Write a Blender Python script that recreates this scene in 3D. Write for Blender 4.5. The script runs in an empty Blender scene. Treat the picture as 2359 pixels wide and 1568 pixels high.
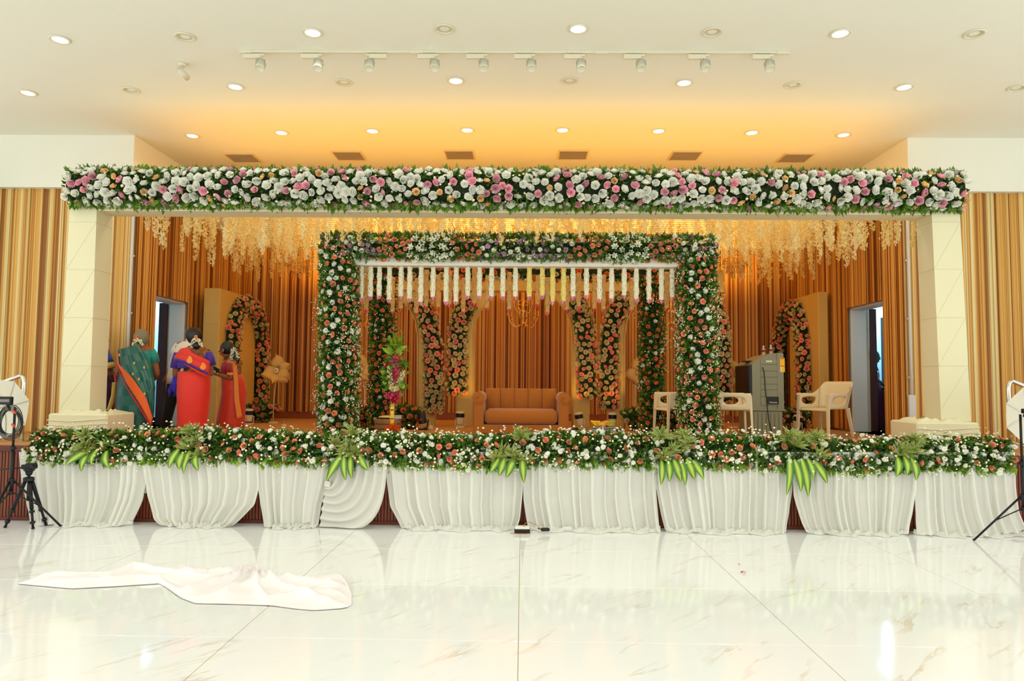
import bpy, math, random
import numpy as np
from mathutils import Vector, Matrix, Quaternion

random.seed(11)
RNG = np.random.default_rng(11)
scene = bpy.context.scene
COL = scene.collection
PI = math.pi

# ------------------------------------------------------------------ camera
YAW, PITCH, ROLL, FOC, EYE = .0154, .0606, .0087, 1640.0, 1.6115
_cy, _sy = math.cos(YAW), math.sin(YAW)
_F = np.array([-_sy, _cy, 0.0]); _R = np.array([_cy, _sy, 0.0]); _U = np.array([0, 0, 1.0])
FWD = _F * math.cos(PITCH) + _U * math.sin(PITCH)
_U2 = _U * math.cos(PITCH) - _F * math.sin(PITCH)
RGT = _R * math.cos(ROLL) + _U2 * math.sin(ROLL)
UPV = _U2 * math.cos(ROLL) - _R * math.sin(ROLL)
cam_d = bpy.data.cameras.new('camera')
cam_d.sensor_width = 36.0
cam_d.lens = FOC * 36.0 / 2359.0
cam_d.clip_end = 200
cam = bpy.data.objects.new('camera', cam_d)
COL.objects.link(cam)
cam.matrix_world = Matrix(((RGT[0], UPV[0], -FWD[0], 0), (RGT[1], UPV[1], -FWD[1], 0), (RGT[2], UPV[2], -FWD[2], EYE), (0, 0, 0, 1)))
scene.camera = cam

def at(px, py, Y):
    """world point at depth Y that was measured at a pixel of the photograph"""
    d = RGT * ((px - 1179.5) / FOC) + UPV * ((784 - py) / FOC) + FWD
    t = Y / d[1]
    return np.array([d[0] * t, Y, EYE + d[2] * t])

def atz(px, py, Z):
    d = RGT * ((px - 1179.5) / FOC) + UPV * ((784 - py) / FOC) + FWD
    t = (Z - EYE) / d[2]
    return np.array([d[0] * t, d[1] * t, Z])

def atx(px, py, X):
    d = RGT * ((px - 1179.5) / FOC) + UPV * ((784 - py) / FOC) + FWD
    t = X / d[0]
    return np.array([X, d[1] * t, EYE + d[2] * t])

# ------------------------------------------------------------------ exposure, world, lights
vs = scene.view_settings
scene.display_settings.display_device = 'sRGB'
vs.view_transform = 'Standard'; vs.look = 'None'; vs.gamma = 1.0; vs.exposure = 0.0
vs.use_curve_mapping = False
scene.cycles.max_bounces = 7
scene.cycles.diffuse_bounces = 4
scene.cycles.glossy_bounces = 3
scene.cycles.transparent_max_bounces = 12
scene.cycles.transmission_bounces = 4
scene.cycles.caustics_reflective = False
scene.cycles.caustics_refractive = False
scene.cycles.sample_clamp_indirect = 6.0
w = bpy.data.worlds.new('world'); scene.world = w; w.use_nodes = True
w.node_tree.nodes['Background'].inputs[0].default_value = (.95, .985, 1.0, 1)
w.node_tree.nodes['Background'].inputs[1].default_value = 1.72

STAGE = .85      # height of the stage floor
CEIL = 5.25      # ceiling of hall and stage recess
XL, XR = -5.80, 5.60   # side walls of the recess
YW, YB = 10.30, 15.0   # flank wall, back wall

def lamp(name, kind, loc, energy, color, rot=None, target=None, size=.1, spot=None, blend=.6, parent=None):
    l = bpy.data.lights.new(name, kind); l.energy = energy; l.color = color
    if kind == 'AREA':
        l.shape = 'RECTANGLE'; l.size, l.size_y = size
    else:
        l.shadow_soft_size = size
    if kind == 'SPOT':
        l.spot_size = math.radians(spot or 120); l.spot_blend = blend
    o = bpy.data.objects.new(name, l); COL.objects.link(o)
    if target is not None:
        q = (Vector(target) - Vector(loc)).to_track_quat('-Z', 'Y'); o.rotation_mode = 'QUATERNION'; o.rotation_quaternion = q
    o.location = loc
    return o

HALL = (1.0, .95, .80)
AMBER = (1.0, .56, .09)
# lit ceiling downlights of the hall (the rows in view get their fittings below; the rows behind the camera only their light)
LIT = [(138, 90), (720, 74), (1332, 65), (1936, 76), (64, 213), (542, 199), (1050, 185), (1576, 190), (2083, 200),
       (443, 312), (648, 305), (858, 301), (1076, 299), (1296, 299), (1517, 301), (1732, 305), (1943, 310)]
UNLIT = [(426, 84), (1024, 66), (1641, 73), (2245, 77), (302, 207), (792, 189), (1312, 185), (1827, 195), (2342, 202)]
for p in LIT:
    c = atz(p[0], p[1], CEIL)
    lamp('downlight_lamp', 'SPOT', (c[0], c[1], CEIL - .03), 21, (.94, 1, .96), target=(c[0], c[1], 0), size=.06, spot=150, blend=.5)
for y in (5.6, 4.2, 2.8, 1.4, 0.0):
    for x in (-5.4, -2.7, 0, 2.7, 5.4):
        lamp('hall_lamp', 'SPOT', (x, y, CEIL - .03), 21, (.94, 1, .96), target=(x, y, 0), size=.06, spot=150, blend=.5)
# amber area lights added without fixtures above the canopy, washing ceiling and back wall
lamp('added_amber_wash', 'AREA', (0, 10.3, 4.42), 66, (1, .48, .03), target=(0, 10.3001, 6), size=(10.2, 2.2))
lamp('added_amber_wash', 'AREA', (0, 14.2, 4.0), 115, AMBER, target=(0, 15.2, 5.0), size=(9.5, .3))
lamp('added_amber_wash', 'AREA', (0, 11.4, 4.40), 75, AMBER, target=(0, 11.4001, 0), size=(9.6, 3.8))
UPLIGHTS = [(573, 968, 12.4), (823, 968, 12.0), (1060, 970, 12.2), (1335, 970, 12.2), (1411, 970, 12.2), (1553, 962, 12.0), (1836, 982, 11.9)]
for px, py, Y in UPLIGHTS:
    c = at(px, py, Y)
    lamp('amber_uplight', 'SPOT', (c[0], Y, STAGE + .30), 15, AMBER, target=(c[0] * .98, Y + 1.7, 3.6), size=.05, spot=80, blend=.8)

# ------------------------------------------------------------------ helpers: materials
def lin(c):
    return tuple(((v / 255) / 12.92 if v / 255 <= .04045 else ((v / 255 + .055) / 1.055) ** 2.4) for v in c)

MATS = {}
def mat(name, rgb, rough=.6, metal=0.0, spec=.4, island=0.0, obj=0.0, noise=0.0, nscale=8.0, trans=0.0, emit=None, coat=0.0, alpha=1.0, bump=0.0, bscale=60, sheen=0.0):
    if name in MATS: return MATS[name]
    m = bpy.data.materials.new(name); m.use_nodes = True
    nt = m.node_tree; N = nt.nodes; L = nt.links
    b = N['Principled BSDF']
    c = lin(rgb) + (1,)
    b.inputs['Base Color'].default_value = c
    b.inputs['Roughness'].default_value = rough
    b.inputs['Metallic'].default_value = metal
    b.inputs['Specular IOR Level'].default_value = spec
    b.inputs['Coat Weight'].default_value = coat
    b.inputs['Sheen Weight'].default_value = sheen
    src = None
    if island or obj or noise:
        hs = N.new('ShaderNodeHueSaturation'); hs.inputs['Color'].default_value = c
        mr = N.new('ShaderNodeMapRange')
        if island:
            g = N.new('ShaderNodeNewGeometry'); o = g.outputs['Random Per Island']; k = island
        elif obj:
            g = N.new('ShaderNodeObjectInfo'); o = g.outputs['Random']; k = obj
        else:
            g = N.new('ShaderNodeTexNoise'); g.inputs['Scale'].default_value = nscale; g.inputs['Detail'].default_value = 4
            tc = N.new('ShaderNodeTexCoord'); L.new(tc.outputs['Object'], g.inputs['Vector']); o = g.outputs['Fac']; k = noise
        L.new(o, mr.inputs['Value']); mr.inputs['To Min'].default_value = 1 - k; mr.inputs['To Max'].default_value = 1 + k
        L.new(mr.outputs[0], hs.inputs['Value'])
        if island or obj:
            m2 = N.new('ShaderNodeMath'); m2.operation = 'MULTIPLY'; m2.inputs[1].default_value = 7.31
            m3 = N.new('ShaderNodeMath'); m3.operation = 'FRACT'
            m4 = N.new('ShaderNodeMapRange'); m4.inputs['To Min'].default_value = .5 - .05 * k; m4.inputs['To Max'].default_value = .5 + .05 * k
            L.new(o, m2.inputs[0]); L.new(m2.outputs[0], m3.inputs[0]); L.new(m3.outputs[0], m4.inputs['Value']); L.new(m4.outputs[0], hs.inputs['Hue'])
        src = hs.outputs[0]; L.new(src, b.inputs['Base Color'])
    if bump:
        g = N.new('ShaderNodeTexNoise'); g.inputs['Scale'].default_value = bscale
        bp = N.new('ShaderNodeBump'); bp.inputs['Strength'].default_value = bump; bp.inputs['Distance'].default_value = .01
        tc = N.new('ShaderNodeTexCoord'); L.new(tc.outputs['Object'], g.inputs['Vector'])
        L.new(g.outputs['Fac'], bp.inputs['Height']); L.new(bp.outputs[0], b.inputs['Normal'])
    if emit:
        b.inputs['Emission Color'].default_value = lin(emit[0]) + (1,); b.inputs['Emission Strength'].default_value = emit[1]
    out = N['Material Output']
    if trans:
        t = N.new('ShaderNodeBsdfTranslucent'); t.inputs['Color'].default_value = c
        if src: L.new(src, t.inputs['Color'])
        mx = N.new('ShaderNodeMixShader'); mx.inputs[0].default_value = trans
        L.new(b.outputs[0], mx.inputs[1]); L.new(t.outputs[0], mx.inputs[2]); L.new(mx.outputs[0], out.inputs['Surface'])
    if alpha < 1:
        t = N.new('ShaderNodeBsdfTransparent'); mx = N.new('ShaderNodeMixShader'); mx.inputs[0].default_value = alpha
        s = out.inputs['Surface'].links[0].from_socket
        L.new(t.outputs[0], mx.inputs[1]); L.new(s, mx.inputs[2]); L.new(mx.outputs[0], out.inputs['Surface'])
    MATS[name] = m
    return m

def ramp(N, stops, interp='LINEAR'):
    r = N.new('ShaderNodeValToRGB'); r.color_ramp.interpolation = interp
    e = r.color_ramp.elements
    while len(e) < len(stops): e.new(.5)
    for i, (p, c) in enumerate(stops):
        e[i].position = p; e[i].color = lin(c) + (1,)
    return r

# ------------------------------------------------------------------ helpers: meshes and objects
def link(name, me, parent=None):
    o = bpy.data.objects.new(name, me); COL.objects.link(o)
    if parent is not None: o.parent = parent
    return o

def mesh_np(name, V, F, mats=None, midx=None, uv=None, smooth=False):
    """V (n,3); F: (m,k) int array or list of tuples"""
    me = bpy.data.meshes.new(name)
    V = np.asarray(V, dtype=np.float32).reshape(-1, 3)
    if isinstance(F, np.ndarray):
        tot = np.full(len(F), F.shape[1], np.int32); idx = F.astype(np.int32).ravel()
    else:
        tot = np.array([len(f) for f in F], np.int32); idx = np.array([i for f in F for i in f], np.int32)
    st = np.zeros(len(tot), np.int32); st[1:] = np.cumsum(tot)[:-1]
    me.vertices.add(len(V)); me.vertices.foreach_set('co', V.ravel())
    me.loops.add(len(idx)); me.loops.foreach_set('vertex_index', idx)
    me.polygons.add(len(tot)); me.polygons.foreach_set('loop_start', st)
    if midx is not None: me.polygons.foreach_set('material_index', np.asarray(midx, np.int32))
    me.polygons.foreach_set('use_smooth', np.full(len(tot), bool(smooth)))
    if uv is not None:
        l = me.uv_layers.new(name='UVMap'); u = np.asarray(uv, np.float32)[idx]
        l.data.foreach_set('uv', u.ravel())
    for m in (mats if isinstance(mats, (list, tuple)) else [mats] if mats else []): me.materials.append(m)
    me.update(calc_edges=True); me.validate()
    return me

class MB:
    """collects shapes into ONE mesh"""
    def __init__(s): s.v = []; s.f = []; s.n = 0
    def add(s, V, F):
        V = np.asarray(V, float).reshape(-1, 3)
        s.v.append(V); s.f += [tuple(i + s.n for i in f) for f in F]; s.n += len(V); return s
    def box(s, c, d, rot=0.0, bev=0.0, M=None):
        x, y, z = d[0] / 2, d[1] / 2, d[2] / 2
        if bev > 0:
            b = min(bev, x * .49, y * .49, z * .49); V = []
            for sx in (-1, 1):
                for sy in (-1, 1):
                    for sz in (-1, 1):
                        V += [(sx * (x - b), sy * (y - b), sz * z), (sx * (x - b), sy * y, sz * (z - b)), (sx * x, sy * (y - b), sz * (z - b))]
            k = lambda sx, sy, sz, a: ((sx > 0) * 4 + (sy > 0) * 2 + (sz > 0)) * 3 + a
            F = []
            for q in (-1, 1):
                F.append((k(-1, -1, q, 0), k(1, -1, q, 0), k(1, 1, q, 0), k(-1, 1, q, 0))[::q])
                F.append((k(-1, q, -1, 1), k(1, q, -1, 1), k(1, q, 1, 1), k(-1, q, 1, 1))[::-q])
                F.append((k(q, -1, -1, 2), k(q, 1, -1, 2), k(q, 1, 1, 2), k(q, -1, 1, 2))[::q])
            for a in (-1, 1):
                for b2 in (-1, 1):
                    F.append((k(-1, a, b2, 0), k(1, a, b2, 0), k(1, a, b2, 1), k(-1, a, b2, 1))[::a * b2])
                    F.append((k(a, -1, b2, 0), k(a, 1, b2, 0), k(a, 1, b2, 2), k(a, -1, b2, 2))[::-a * b2])
                    F.append((k(a, b2, -1, 1), k(a, b2, 1, 1), k(a, b2, 1, 2), k(a, b2, -1, 2))[::a * b2])
            for sx in (-1, 1):
                for sy in (-1, 1):
                    for sz in (-1, 1):
                        F.append((k(sx, sy, sz, 0), k(sx, sy, sz, 1), k(sx, sy, sz, 2))[::-sx * sy * sz])
        else:
            V = [(i * x, j * y, k * z) for i in (-1, 1) for j in (-1, 1) for k in (-1, 1)]
            F = [(0, 1, 3, 2), (4, 6, 7, 5), (0, 4, 5, 1), (2, 3, 7, 6), (0, 2, 6, 4), (1, 5, 7, 3)]
        V = np.array(V, float)
        if rot:
            cr, sr = math.cos(rot), math.sin(rot); V = np.stack([V[:, 0] * cr - V[:, 1] * sr, V[:, 0] * sr + V[:, 1] * cr, V[:, 2]], 1)
        if M is not None: V = V @ np.array(M).T
        return s.add(V + np.array(c), F)
    def tube(s, pts, r, n=8, cap=True, closed=False):
        pts = [np.array(p, float) for p in pts]; m = len(pts)
        rs = r if isinstance(r, (list, tuple, np.ndarray)) else [r] * m
        V = []; up = None
        for i, p in enumerate(pts):
            a = pts[i - 1] if (i > 0 or closed) else p; b = pts[(i + 1) % m] if (i < m - 1 or closed) else p
            t = b - a; t = t / (np.linalg.norm(t) + 1e-9)
            if up is None:
                up = np.array([0, 0, 1.0]) if abs(t[2]) < .9 else np.array([1.0, 0, 0])
            sd = np.cross(t, up); sd /= (np.linalg.norm(sd) + 1e-9); up = np.cross(sd, t)
            for k in range(n):
                an = 2 * PI * k / n; V.append(p + (sd * math.cos(an) + up * math.sin(an)) * rs[i])
        F = []
        for i in range(m if closed else m - 1):
            j = (i + 1) % m
            for k in range(n):
                k2 = (k + 1) % n; F.append((i * n + k, i * n + k2, j * n + k2, j * n + k))
        if cap and not closed: F += [tuple(range(n))[::-1], tuple((m - 1) * n + k for k in range(n))]
        return s.add(V, F)
    def lathe(s, prof, c=(0, 0, 0), n=20, cap=True, M=None):
        V = []; m = len(prof)
        for r, z in prof:
            for k in range(n):
                a = 2 * PI * k / n; V.append((r * math.cos(a), r * math.sin(a), z))
        F = []
        for i in range(m - 1):
            for k in range(n):
                k2 = (k + 1) % n; F.append((i * n + k, i * n + k2, (i + 1) * n + k2, (i + 1) * n + k))
        if cap: F += [tuple(range(n))[::-1], tuple((m - 1) * n + k for k in range(n))]
        V = np.array(V, float)
        if M is not None: V = V @ np.array(M).T
        return s.add(V + np.array(c), F)
    def ball(s, c, r, n=10, m=6, M=None):
        r = np.array(r if isinstance(r, (list, tuple, np.ndarray)) else (r, r, r), float)
        pr = [(max(math.sin(PI * i / m), .02), -math.cos(PI * i / m)) for i in range(m + 1)]
        V = []
        for q, z in pr:
            for k in range(n):
                a = 2 * PI * k / n; V.append((q * math.cos(a), q * math.sin(a), z))
        F = []
        for i in range(m):
            for k in range(n):
                k2 = (k + 1) % n; F.append((i * n + k, i * n + k2, (i + 1) * n + k2, (i + 1) * n + k))
        F += [tuple(range(n))[::-1], tuple(m * n + k for k in range(n))]
        V = np.array(V) * r
        if M is not None: V = V @ np.array(M).T
        return s.add(V + np.array(c), F)
    def mesh(s, name, m, smooth=False):
        return mesh_np(name, np.concatenate(s.v), s.f, m, smooth=smooth)
    def build(s, name, m, parent=None, smooth=False):
        return link(name, s.mesh(name, m, smooth), parent)

def soft(o, angle=40):
    """smooth shading with sharp edges kept"""
    me = o.data
    me.polygons.foreach_set('use_smooth', np.ones(len(me.polygons), bool))
    me.set_sharp_from_angle(angle=math.radians(angle))
    return o

def grid(name, P, m, parent=None, uv=None, smooth=True, closed=False, thick=0.0):
    """P (nu,nv,3) surface; thick > 0 gives the cloth a back side"""
    P = np.asarray(P, float); nu, nv = P.shape[:2]
    idx = np.arange(nu * nv).reshape(nu, nv)
    a = idx if not closed else np.concatenate([idx, idx[:1]])
    F = np.stack([a[:-1, :-1], a[1:, :-1], a[1:, 1:], a[:-1, 1:]], -1).reshape(-1, 4)
    V = P.reshape(-1, 3)
    if uv is None:
        u, v = np.meshgrid(np.linspace(0, 1, nu), np.linspace(0, 1, nv), indexing='ij'); uv = np.stack([u, v], -1)
    UV = np.asarray(uv).reshape(-1, 2)
    if thick:
        du = np.gradient(P, axis=0); dv = np.gradient(P, axis=1); n = np.cross(du, dv); n /= (np.linalg.norm(n, axis=-1, keepdims=True) + 1e-9)
        V = np.concatenate([V, (P - n * thick).reshape(-1, 3)]); UV = np.concatenate([UV, UV]); k = nu * nv
        F2 = F[:, ::-1] + k
        rim = [(idx[i, 0], idx[i, 0] + k, idx[i + 1, 0] + k, idx[i + 1, 0]) for i in range(nu - 1)] + [(idx[i + 1, -1], idx[i + 1, -1] + k, idx[i, -1] + k, idx[i, -1]) for i in range(nu - 1)]
        rim += [(idx[0, j + 1], idx[0, j + 1] + k, idx[0, j] + k, idx[0, j]) for j in range(nv - 1)] + [(idx[-1, j], idx[-1, j] + k, idx[-1, j + 1] + k, idx[-1, j + 1]) for j in range(nv - 1)]
        F = np.concatenate([F, F2, np.array(rim)])
    return link(name, mesh_np(name, V, F, m, uv=UV, smooth=smooth), parent)

def loft(name, rings, m, parent=None, n=32, cap=True):
    """rings: (cx,cy,cz, rx, ry, amp, freq, phase)"""
    P = []
    for c in rings:
        cx, cy, cz, rx, ry = c[:5]; amp, fr, ph = (list(c[5:]) + [0, 0, 0])[:3]
        tz = c[8] if len(c) > 8 else 0.0
        row = []
        for k in range(n):
            a = 2 * PI * k / n; q = 1 + amp * math.sin(fr * a + ph)
            row.append((cx + rx * q * math.cos(a), cy + ry * q * math.sin(a), cz + tz * math.cos(a)))
        P.append(row)
    P = np.array(P).transpose(1, 0, 2); nu, nv = P.shape[:2]
    idx = np.arange(nu * nv).reshape(nu, nv); a = np.concatenate([idx, idx[:1]])
    F = [tuple(q) for q in np.stack([a[:-1, :-1], a[1:, :-1], a[1:, 1:], a[:-1, 1:]], -1).reshape(-1, 4)]
    if cap: F += [tuple(idx[::-1, 0]), tuple(idx[:, -1])]
    u, v = np.meshgrid(np.linspace(0, 1, nu), np.linspace(0, 1, nv), indexing='ij')
    return link(name, mesh_np(name, P.reshape(-1, 3), F, m, uv=np.stack([u, v], -1).reshape(-1, 2), smooth=True), parent)

def tag(o, label=None, cat=None, group=None, kind=None):
    if label: o['label'] = label
    if cat: o['category'] = cat
    if group: o['group'] = group
    if kind: o['kind'] = kind
    return o

def thing(name, loc, label, cat, group=None, rz=0.0):
    o = bpy.data.objects.new(name, None); COL.objects.link(o)
    o.empty_display_size = .1
    o.location = loc; o.rotation_euler = (0, 0, rz)
    return tag(o, label, cat, group)

def copy_tree(o, parent=None):
    c = o.copy(); COL.objects.link(c)
    if parent is not None: c.parent = parent
    for ch in list(o.children): copy_tree(ch, c)
    return c

ORD = ['first', 'second', 'third', 'fourth', 'fifth', 'sixth', 'seventh', 'eighth', 'ninth', 'tenth', 'eleventh', 'twelfth', 'thirteenth', 'fourteenth',
       'fifteenth', 'sixteenth', 'seventeenth', 'eighteenth', 'nineteenth', 'twentieth', 'twenty-first', 'twenty-second', 'twenty-third', 'twenty-fourth',
       'twenty-fifth', 'twenty-sixth', 'twenty-seventh', 'twenty-eighth', 'twenty-ninth', 'thirtieth']
# ================================================================== SETTING
def mat_marble():
    m = bpy.data.materials.new('marble'); m.use_nodes = True; nt = m.node_tree; N = nt.nodes; L = nt.links; b = N['Principled BSDF']
    g = N.new('ShaderNodeNewGeometry')
    mp = N.new('ShaderNodeMapping'); mp.vector_type = 'TEXTURE'; mp.inputs['Rotation'].default_value = (0, 0, math.radians(48)); mp.inputs['Scale'].default_value = (1.7, .30, 1)
    L.new(g.outputs['Position'], mp.inputs['Vector'])
    n1 = N.new('ShaderNodeTexNoise'); n1.inputs['Scale'].default_value = 1.1; n1.inputs['Detail'].default_value = 7; n1.inputs['Roughness'].default_value = .6; n1.inputs['Distortion'].default_value = .35
    L.new(mp.outputs[0], n1.inputs['Vector'])
    r1 = ramp(N, [(.472, (0, 0, 0)), (.498, (255, 255, 255)), (.502, (255, 255, 255)), (.524, (0, 0, 0))])
    L.new(n1.outputs['Fac'], r1.inputs[0])
    n2 = N.new('ShaderNodeTexNoise'); n2.inputs['Scale'].default_value = 2.3; n2.inputs['Detail'].default_value = 3
    mp2 = N.new('ShaderNodeMapping'); mp2.vector_type = 'TEXTURE'; mp2.inputs['Rotation'].default_value = (0, 0, math.radians(48)); mp2.inputs['Scale'].default_value = (1.6, .6, 1); mp2.inputs['Location'].default_value = (3.1, 7.7, 0)
    L.new(g.outputs['Position'], mp2.inputs['Vector']); L.new(mp2.outputs[0], n2.inputs['Vector'])
    r2 = ramp(N, [(.50, (0, 0, 0)), (.70, (190, 190, 190))]); L.new(n2.outputs['Fac'], r2.inputs[0])
    mu = N.new('ShaderNodeMath'); mu.operation = 'MULTIPLY'; L.new(r1.outputs[0], mu.inputs[0]); L.new(r2.outputs[0], mu.inputs[1])
    mx = N.new('ShaderNodeMixRGB'); mx.inputs[1].default_value = lin((247, 248, 245)) + (1,); mx.inputs[2].default_value = lin((206, 178, 130)) + (1,)
    L.new(mu.outputs[0], mx.inputs[0]); L.new(mx.outputs[0], b.inputs['Base Color'])
    b.inputs['Roughness'].default_value = .07; b.inputs['Specular IOR Level'].default_value = .55
    return m

def mat_stripes(name, stops):
    """striped satin print; UV.x counts metres along the cloth"""
    m = bpy.data.materials.new(name); m.use_nodes = True; nt = m.node_tree; N = nt.nodes; L = nt.links; b = N['Principled BSDF']
    uv = N.new('ShaderNodeUVMap'); sx = N.new('ShaderNodeSeparateXYZ'); L.new(uv.outputs[0], sx.inputs[0])
    def n1d(freq, off, detail=0.0):
        a = N.new('ShaderNodeMath'); a.operation = 'MULTIPLY_ADD'; a.inputs[1].default_value = freq; a.inputs[2].default_value = off
        L.new(sx.outputs[0], a.inputs[0])
        n = N.new('ShaderNodeTexNoise'); n.noise_dimensions = '1D'; n.inputs['Scale'].default_value = 1.0; n.inputs['Detail'].default_value = detail
        L.new(a.outputs[0], n.inputs['W']); return n.outputs['Fac']
    A = ramp(N, stops)
    L.new(n1d(11, 3.3, 2.0), A.inputs[0])
    B = ramp(N, [(.30, (88, 48, 18)), (.40, (205, 160, 110)), (.50, (255, 255, 255)), (.62, (255, 250, 235))])
    L.new(n1d(46, 91.7, 1.0), B.inputs[0])
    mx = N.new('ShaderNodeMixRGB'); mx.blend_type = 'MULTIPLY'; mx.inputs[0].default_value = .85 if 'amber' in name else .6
    L.new(A.outputs[0], mx.inputs[1]); L.new(B.outputs[0], mx.inputs[2]); L.new(mx.outputs[0], b.inputs['Base Color'])
    b.inputs['Roughness'].default_value = .5; b.inputs['Specular IOR Level'].default_value = .3
    return m

MARBLE = mat_marble()
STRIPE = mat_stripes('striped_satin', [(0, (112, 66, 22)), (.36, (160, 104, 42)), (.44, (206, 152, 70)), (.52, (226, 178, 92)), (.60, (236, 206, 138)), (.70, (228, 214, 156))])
STRIPE_AMBER_LIT = mat_stripes('striped_satin_amber', [(0, (70, 32, 10)), (.36, (128, 70, 22)), (.43, (186, 116, 42)), (.50, (216, 152, 66)), (.56, (236, 192, 116)), (.62, (220, 158, 74)), (.70, (168, 96, 34))])  # recess curtains: same stripes, with the tint of the amber light put into the colours
GROUT = mat('grout', (176, 146, 96), .8)
PAINT = mat('cream_paint', (240, 239, 222), .75, noise=.015, nscale=3)
CEILP = mat('ceiling_paint', (240, 239, 222), .8, noise=.012, nscale=2)
WOOD = mat('dark_wood', (96, 40, 20), .45, noise=.25, nscale=9)
SLATW = mat('slat_wood', (118, 52, 26), .4, island=.25)
DOORW = mat('door_wood', (72, 28, 16), .4, noise=.2, nscale=6)
STAGEF = mat('stage_carpet', (190, 134, 74), .85, noise=.08, nscale=14)
COOLW = mat('pale_blue_paint', (176, 206, 218), .7)
WHITEP = mat('white_plastic', (232, 230, 216), .4)

# floor: slab of grout with 1.8 x 1.2 m marble tiles standing 2 mm proud
fl = MB().box((0, 1.0, -.06), (20.2, 17.6, .116)).build('floor', GROUT); tag(fl, 'grout bed under the white marble hall floor', None, None, 'structure')
tm = MB().box((0, 0, 0), (1.7955, 1.2155, .012), bev=.0015).mesh('tile', MARBLE)
for i in range(-5, 6):
    for j in range(-9, 3):
        x = -.0142 + (i + .5) * 1.8; y = 4.569 + (j + .5) * 1.22
        if y > 8.3: continue
        t = link('tile', tm, fl); t.location = (x, y, -.006)
row = 8.24
for i in range(-5, 6):
    pass

def struct(name, o, label):
    o.name = name; return tag(o, label, None, None, 'structure')

# ceiling
ce = MB().box((0, 5.3, CEIL + .1), (20.2, 20.6, .2)).build('ceiling', CEILP); struct('ceiling', ce, 'flat cream painted ceiling over hall and stage')
# stage platform: carcass, carpet, timber slat front
st = MB().box((0, 11.72, STAGE / 2 - .012), (15.6, 7.0, STAGE - .024)).build('stage', WOOD); struct('stage', st, 'raised wooden stage platform across the hall front')
MB().box((0, 11.72, STAGE - .012), (15.6, 7.0, .024)).build('stage_floor', STAGEF, st)
nos = MB().box((0, 8.20, STAGE - .035), (15.6, .05, .07), bev=.008).build('nosing', WOOD, st)
sl = MB()
for k in range(430):
    x = -7.74 + k * .036
    sl.box((x, 8.206, .41), (.026, .03, .76))
sl = sl.build('slat_cladding', SLATW, st); sl['kind'] = 'stuff'
MB().box((0, 8.195, .02), (15.6, .05, .04), bev=.006).build('kick_board', WOOD, st)

# flank walls with the deep plaster soffit, recess side walls, back wall
def wall_x(name, x0, x1, y, z0, z1, label, t=.2):
    o = MB().box(((x0 + x1) / 2, y + t / 2, (z0 + z1) / 2), (x1 - x0, t, z1 - z0)).build(name, PAINT); return struct(name, o, label)
SOF = 4.46
fw = MB().box(((-10 + XL) / 2, YW + .1, (SOF + CEIL) / 2), (XL + 10, .2, CEIL - SOF)).box(((-10 + XL) / 2, YW + .26, SOF / 2), (XL + 10, .16, SOF)).build('wall_front_left', PAINT)
struct('wall_front_left', fw, 'cream hall wall left of the stage recess')
fw = MB().box(((10 + XR) / 2, YW + .1, (SOF + CEIL) / 2), (10 - XR, .2, CEIL - SOF)).box(((10 + XR) / 2, YW + .26, SOF / 2), (10 - XR, .16, SOF)).build('wall_front_right', PAINT)
struct('wall_front_right', fw, 'cream hall wall right of the stage recess')
LD = (10.98, 12.05); RD = (11.0, 12.2); DTOP = STAGE + 2.10
def recess_wall(name, X, sgn, D, label):
    mb = MB(); t = .22; cx = X + sgn * t / 2
    for y0, y1, z0, z1 in ((YW + .2, D[0], 0, CEIL), (D[1], YB + .2, 0, CEIL), (D[0], D[1], DTOP, CEIL), (D[0], D[1], 0, STAGE)):
        mb.box((cx, (y0 + y1) / 2, (z0 + z1) / 2), (t, y1 - y0, z1 - z0))
    o = mb.build(name, PAINT); return struct(name, o, label)
recess_wall('wall_left', XL, -1, LD, 'left side wall of the stage recess with a doorway')
recess_wall('wall_right', XR, 1, RD, 'right side wall of the stage recess with a doorway')
wall_x('wall_back', XL - .22, XR + .22, YB, 0, CEIL, 'back wall of the stage recess')

# pleated curtains
def pleats(u, wl, seed):
    r = np.random.default_rng(seed); a = r.uniform(0, 6.28, 4)
    ph = u / wl * 2 * PI + .9 * np.sin(u / wl * 1.7 + a[0]) + .5 * np.sin(u / wl * .61 + a[1])
    return .62 * np.sin(ph) + .25 * np.sin(2 * ph + a[2]) + .3 * np.sin(ph * .37 + a[3])
def curtain_piece(name, p0, p1, z0, z1, nrm, amp, wl, seed, parent, u0=0.0, flare=True, nz=9):
    p0 = np.array(p0, float); p1 = np.array(p1, float); Ln = np.linalg.norm(p1 - p0); nu = max(8, int(Ln / .018))
    u = np.linspace(0, Ln, nu); d = (p1 - p0) / Ln; n = np.array(nrm, float)
    z = z0 + (z1 - z0) * np.array(([0, .015, .035, .07] if flare else [0, .1]) + list(np.linspace(.14, 1, nz)))
    w = pleats(u + u0, wl, seed)
    P = np.zeros((nu, len(z), 3))
    for j, zz in enumerate(z):
        a = amp * (1.0 + (.9 * math.exp(-(zz - z0) / .06) if flare else 0))
        off = .065 + w * a * .8
        P[:, j, :2] = p0 + d * u[:, None] + n * off[:, None]
        P[:, j, 2] = zz + ((.012 * np.sin((u + u0) / wl * 2 * PI)) if (flare and j == 0) else 0)
    U, Vv = np.meshgrid((u + u0) + .0, z, indexing='ij')
    return grid(name, P, STRIPE if z0 < .1 else STRIPE_AMBER_LIT, parent, uv=np.stack([U, Vv], -1))
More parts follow.
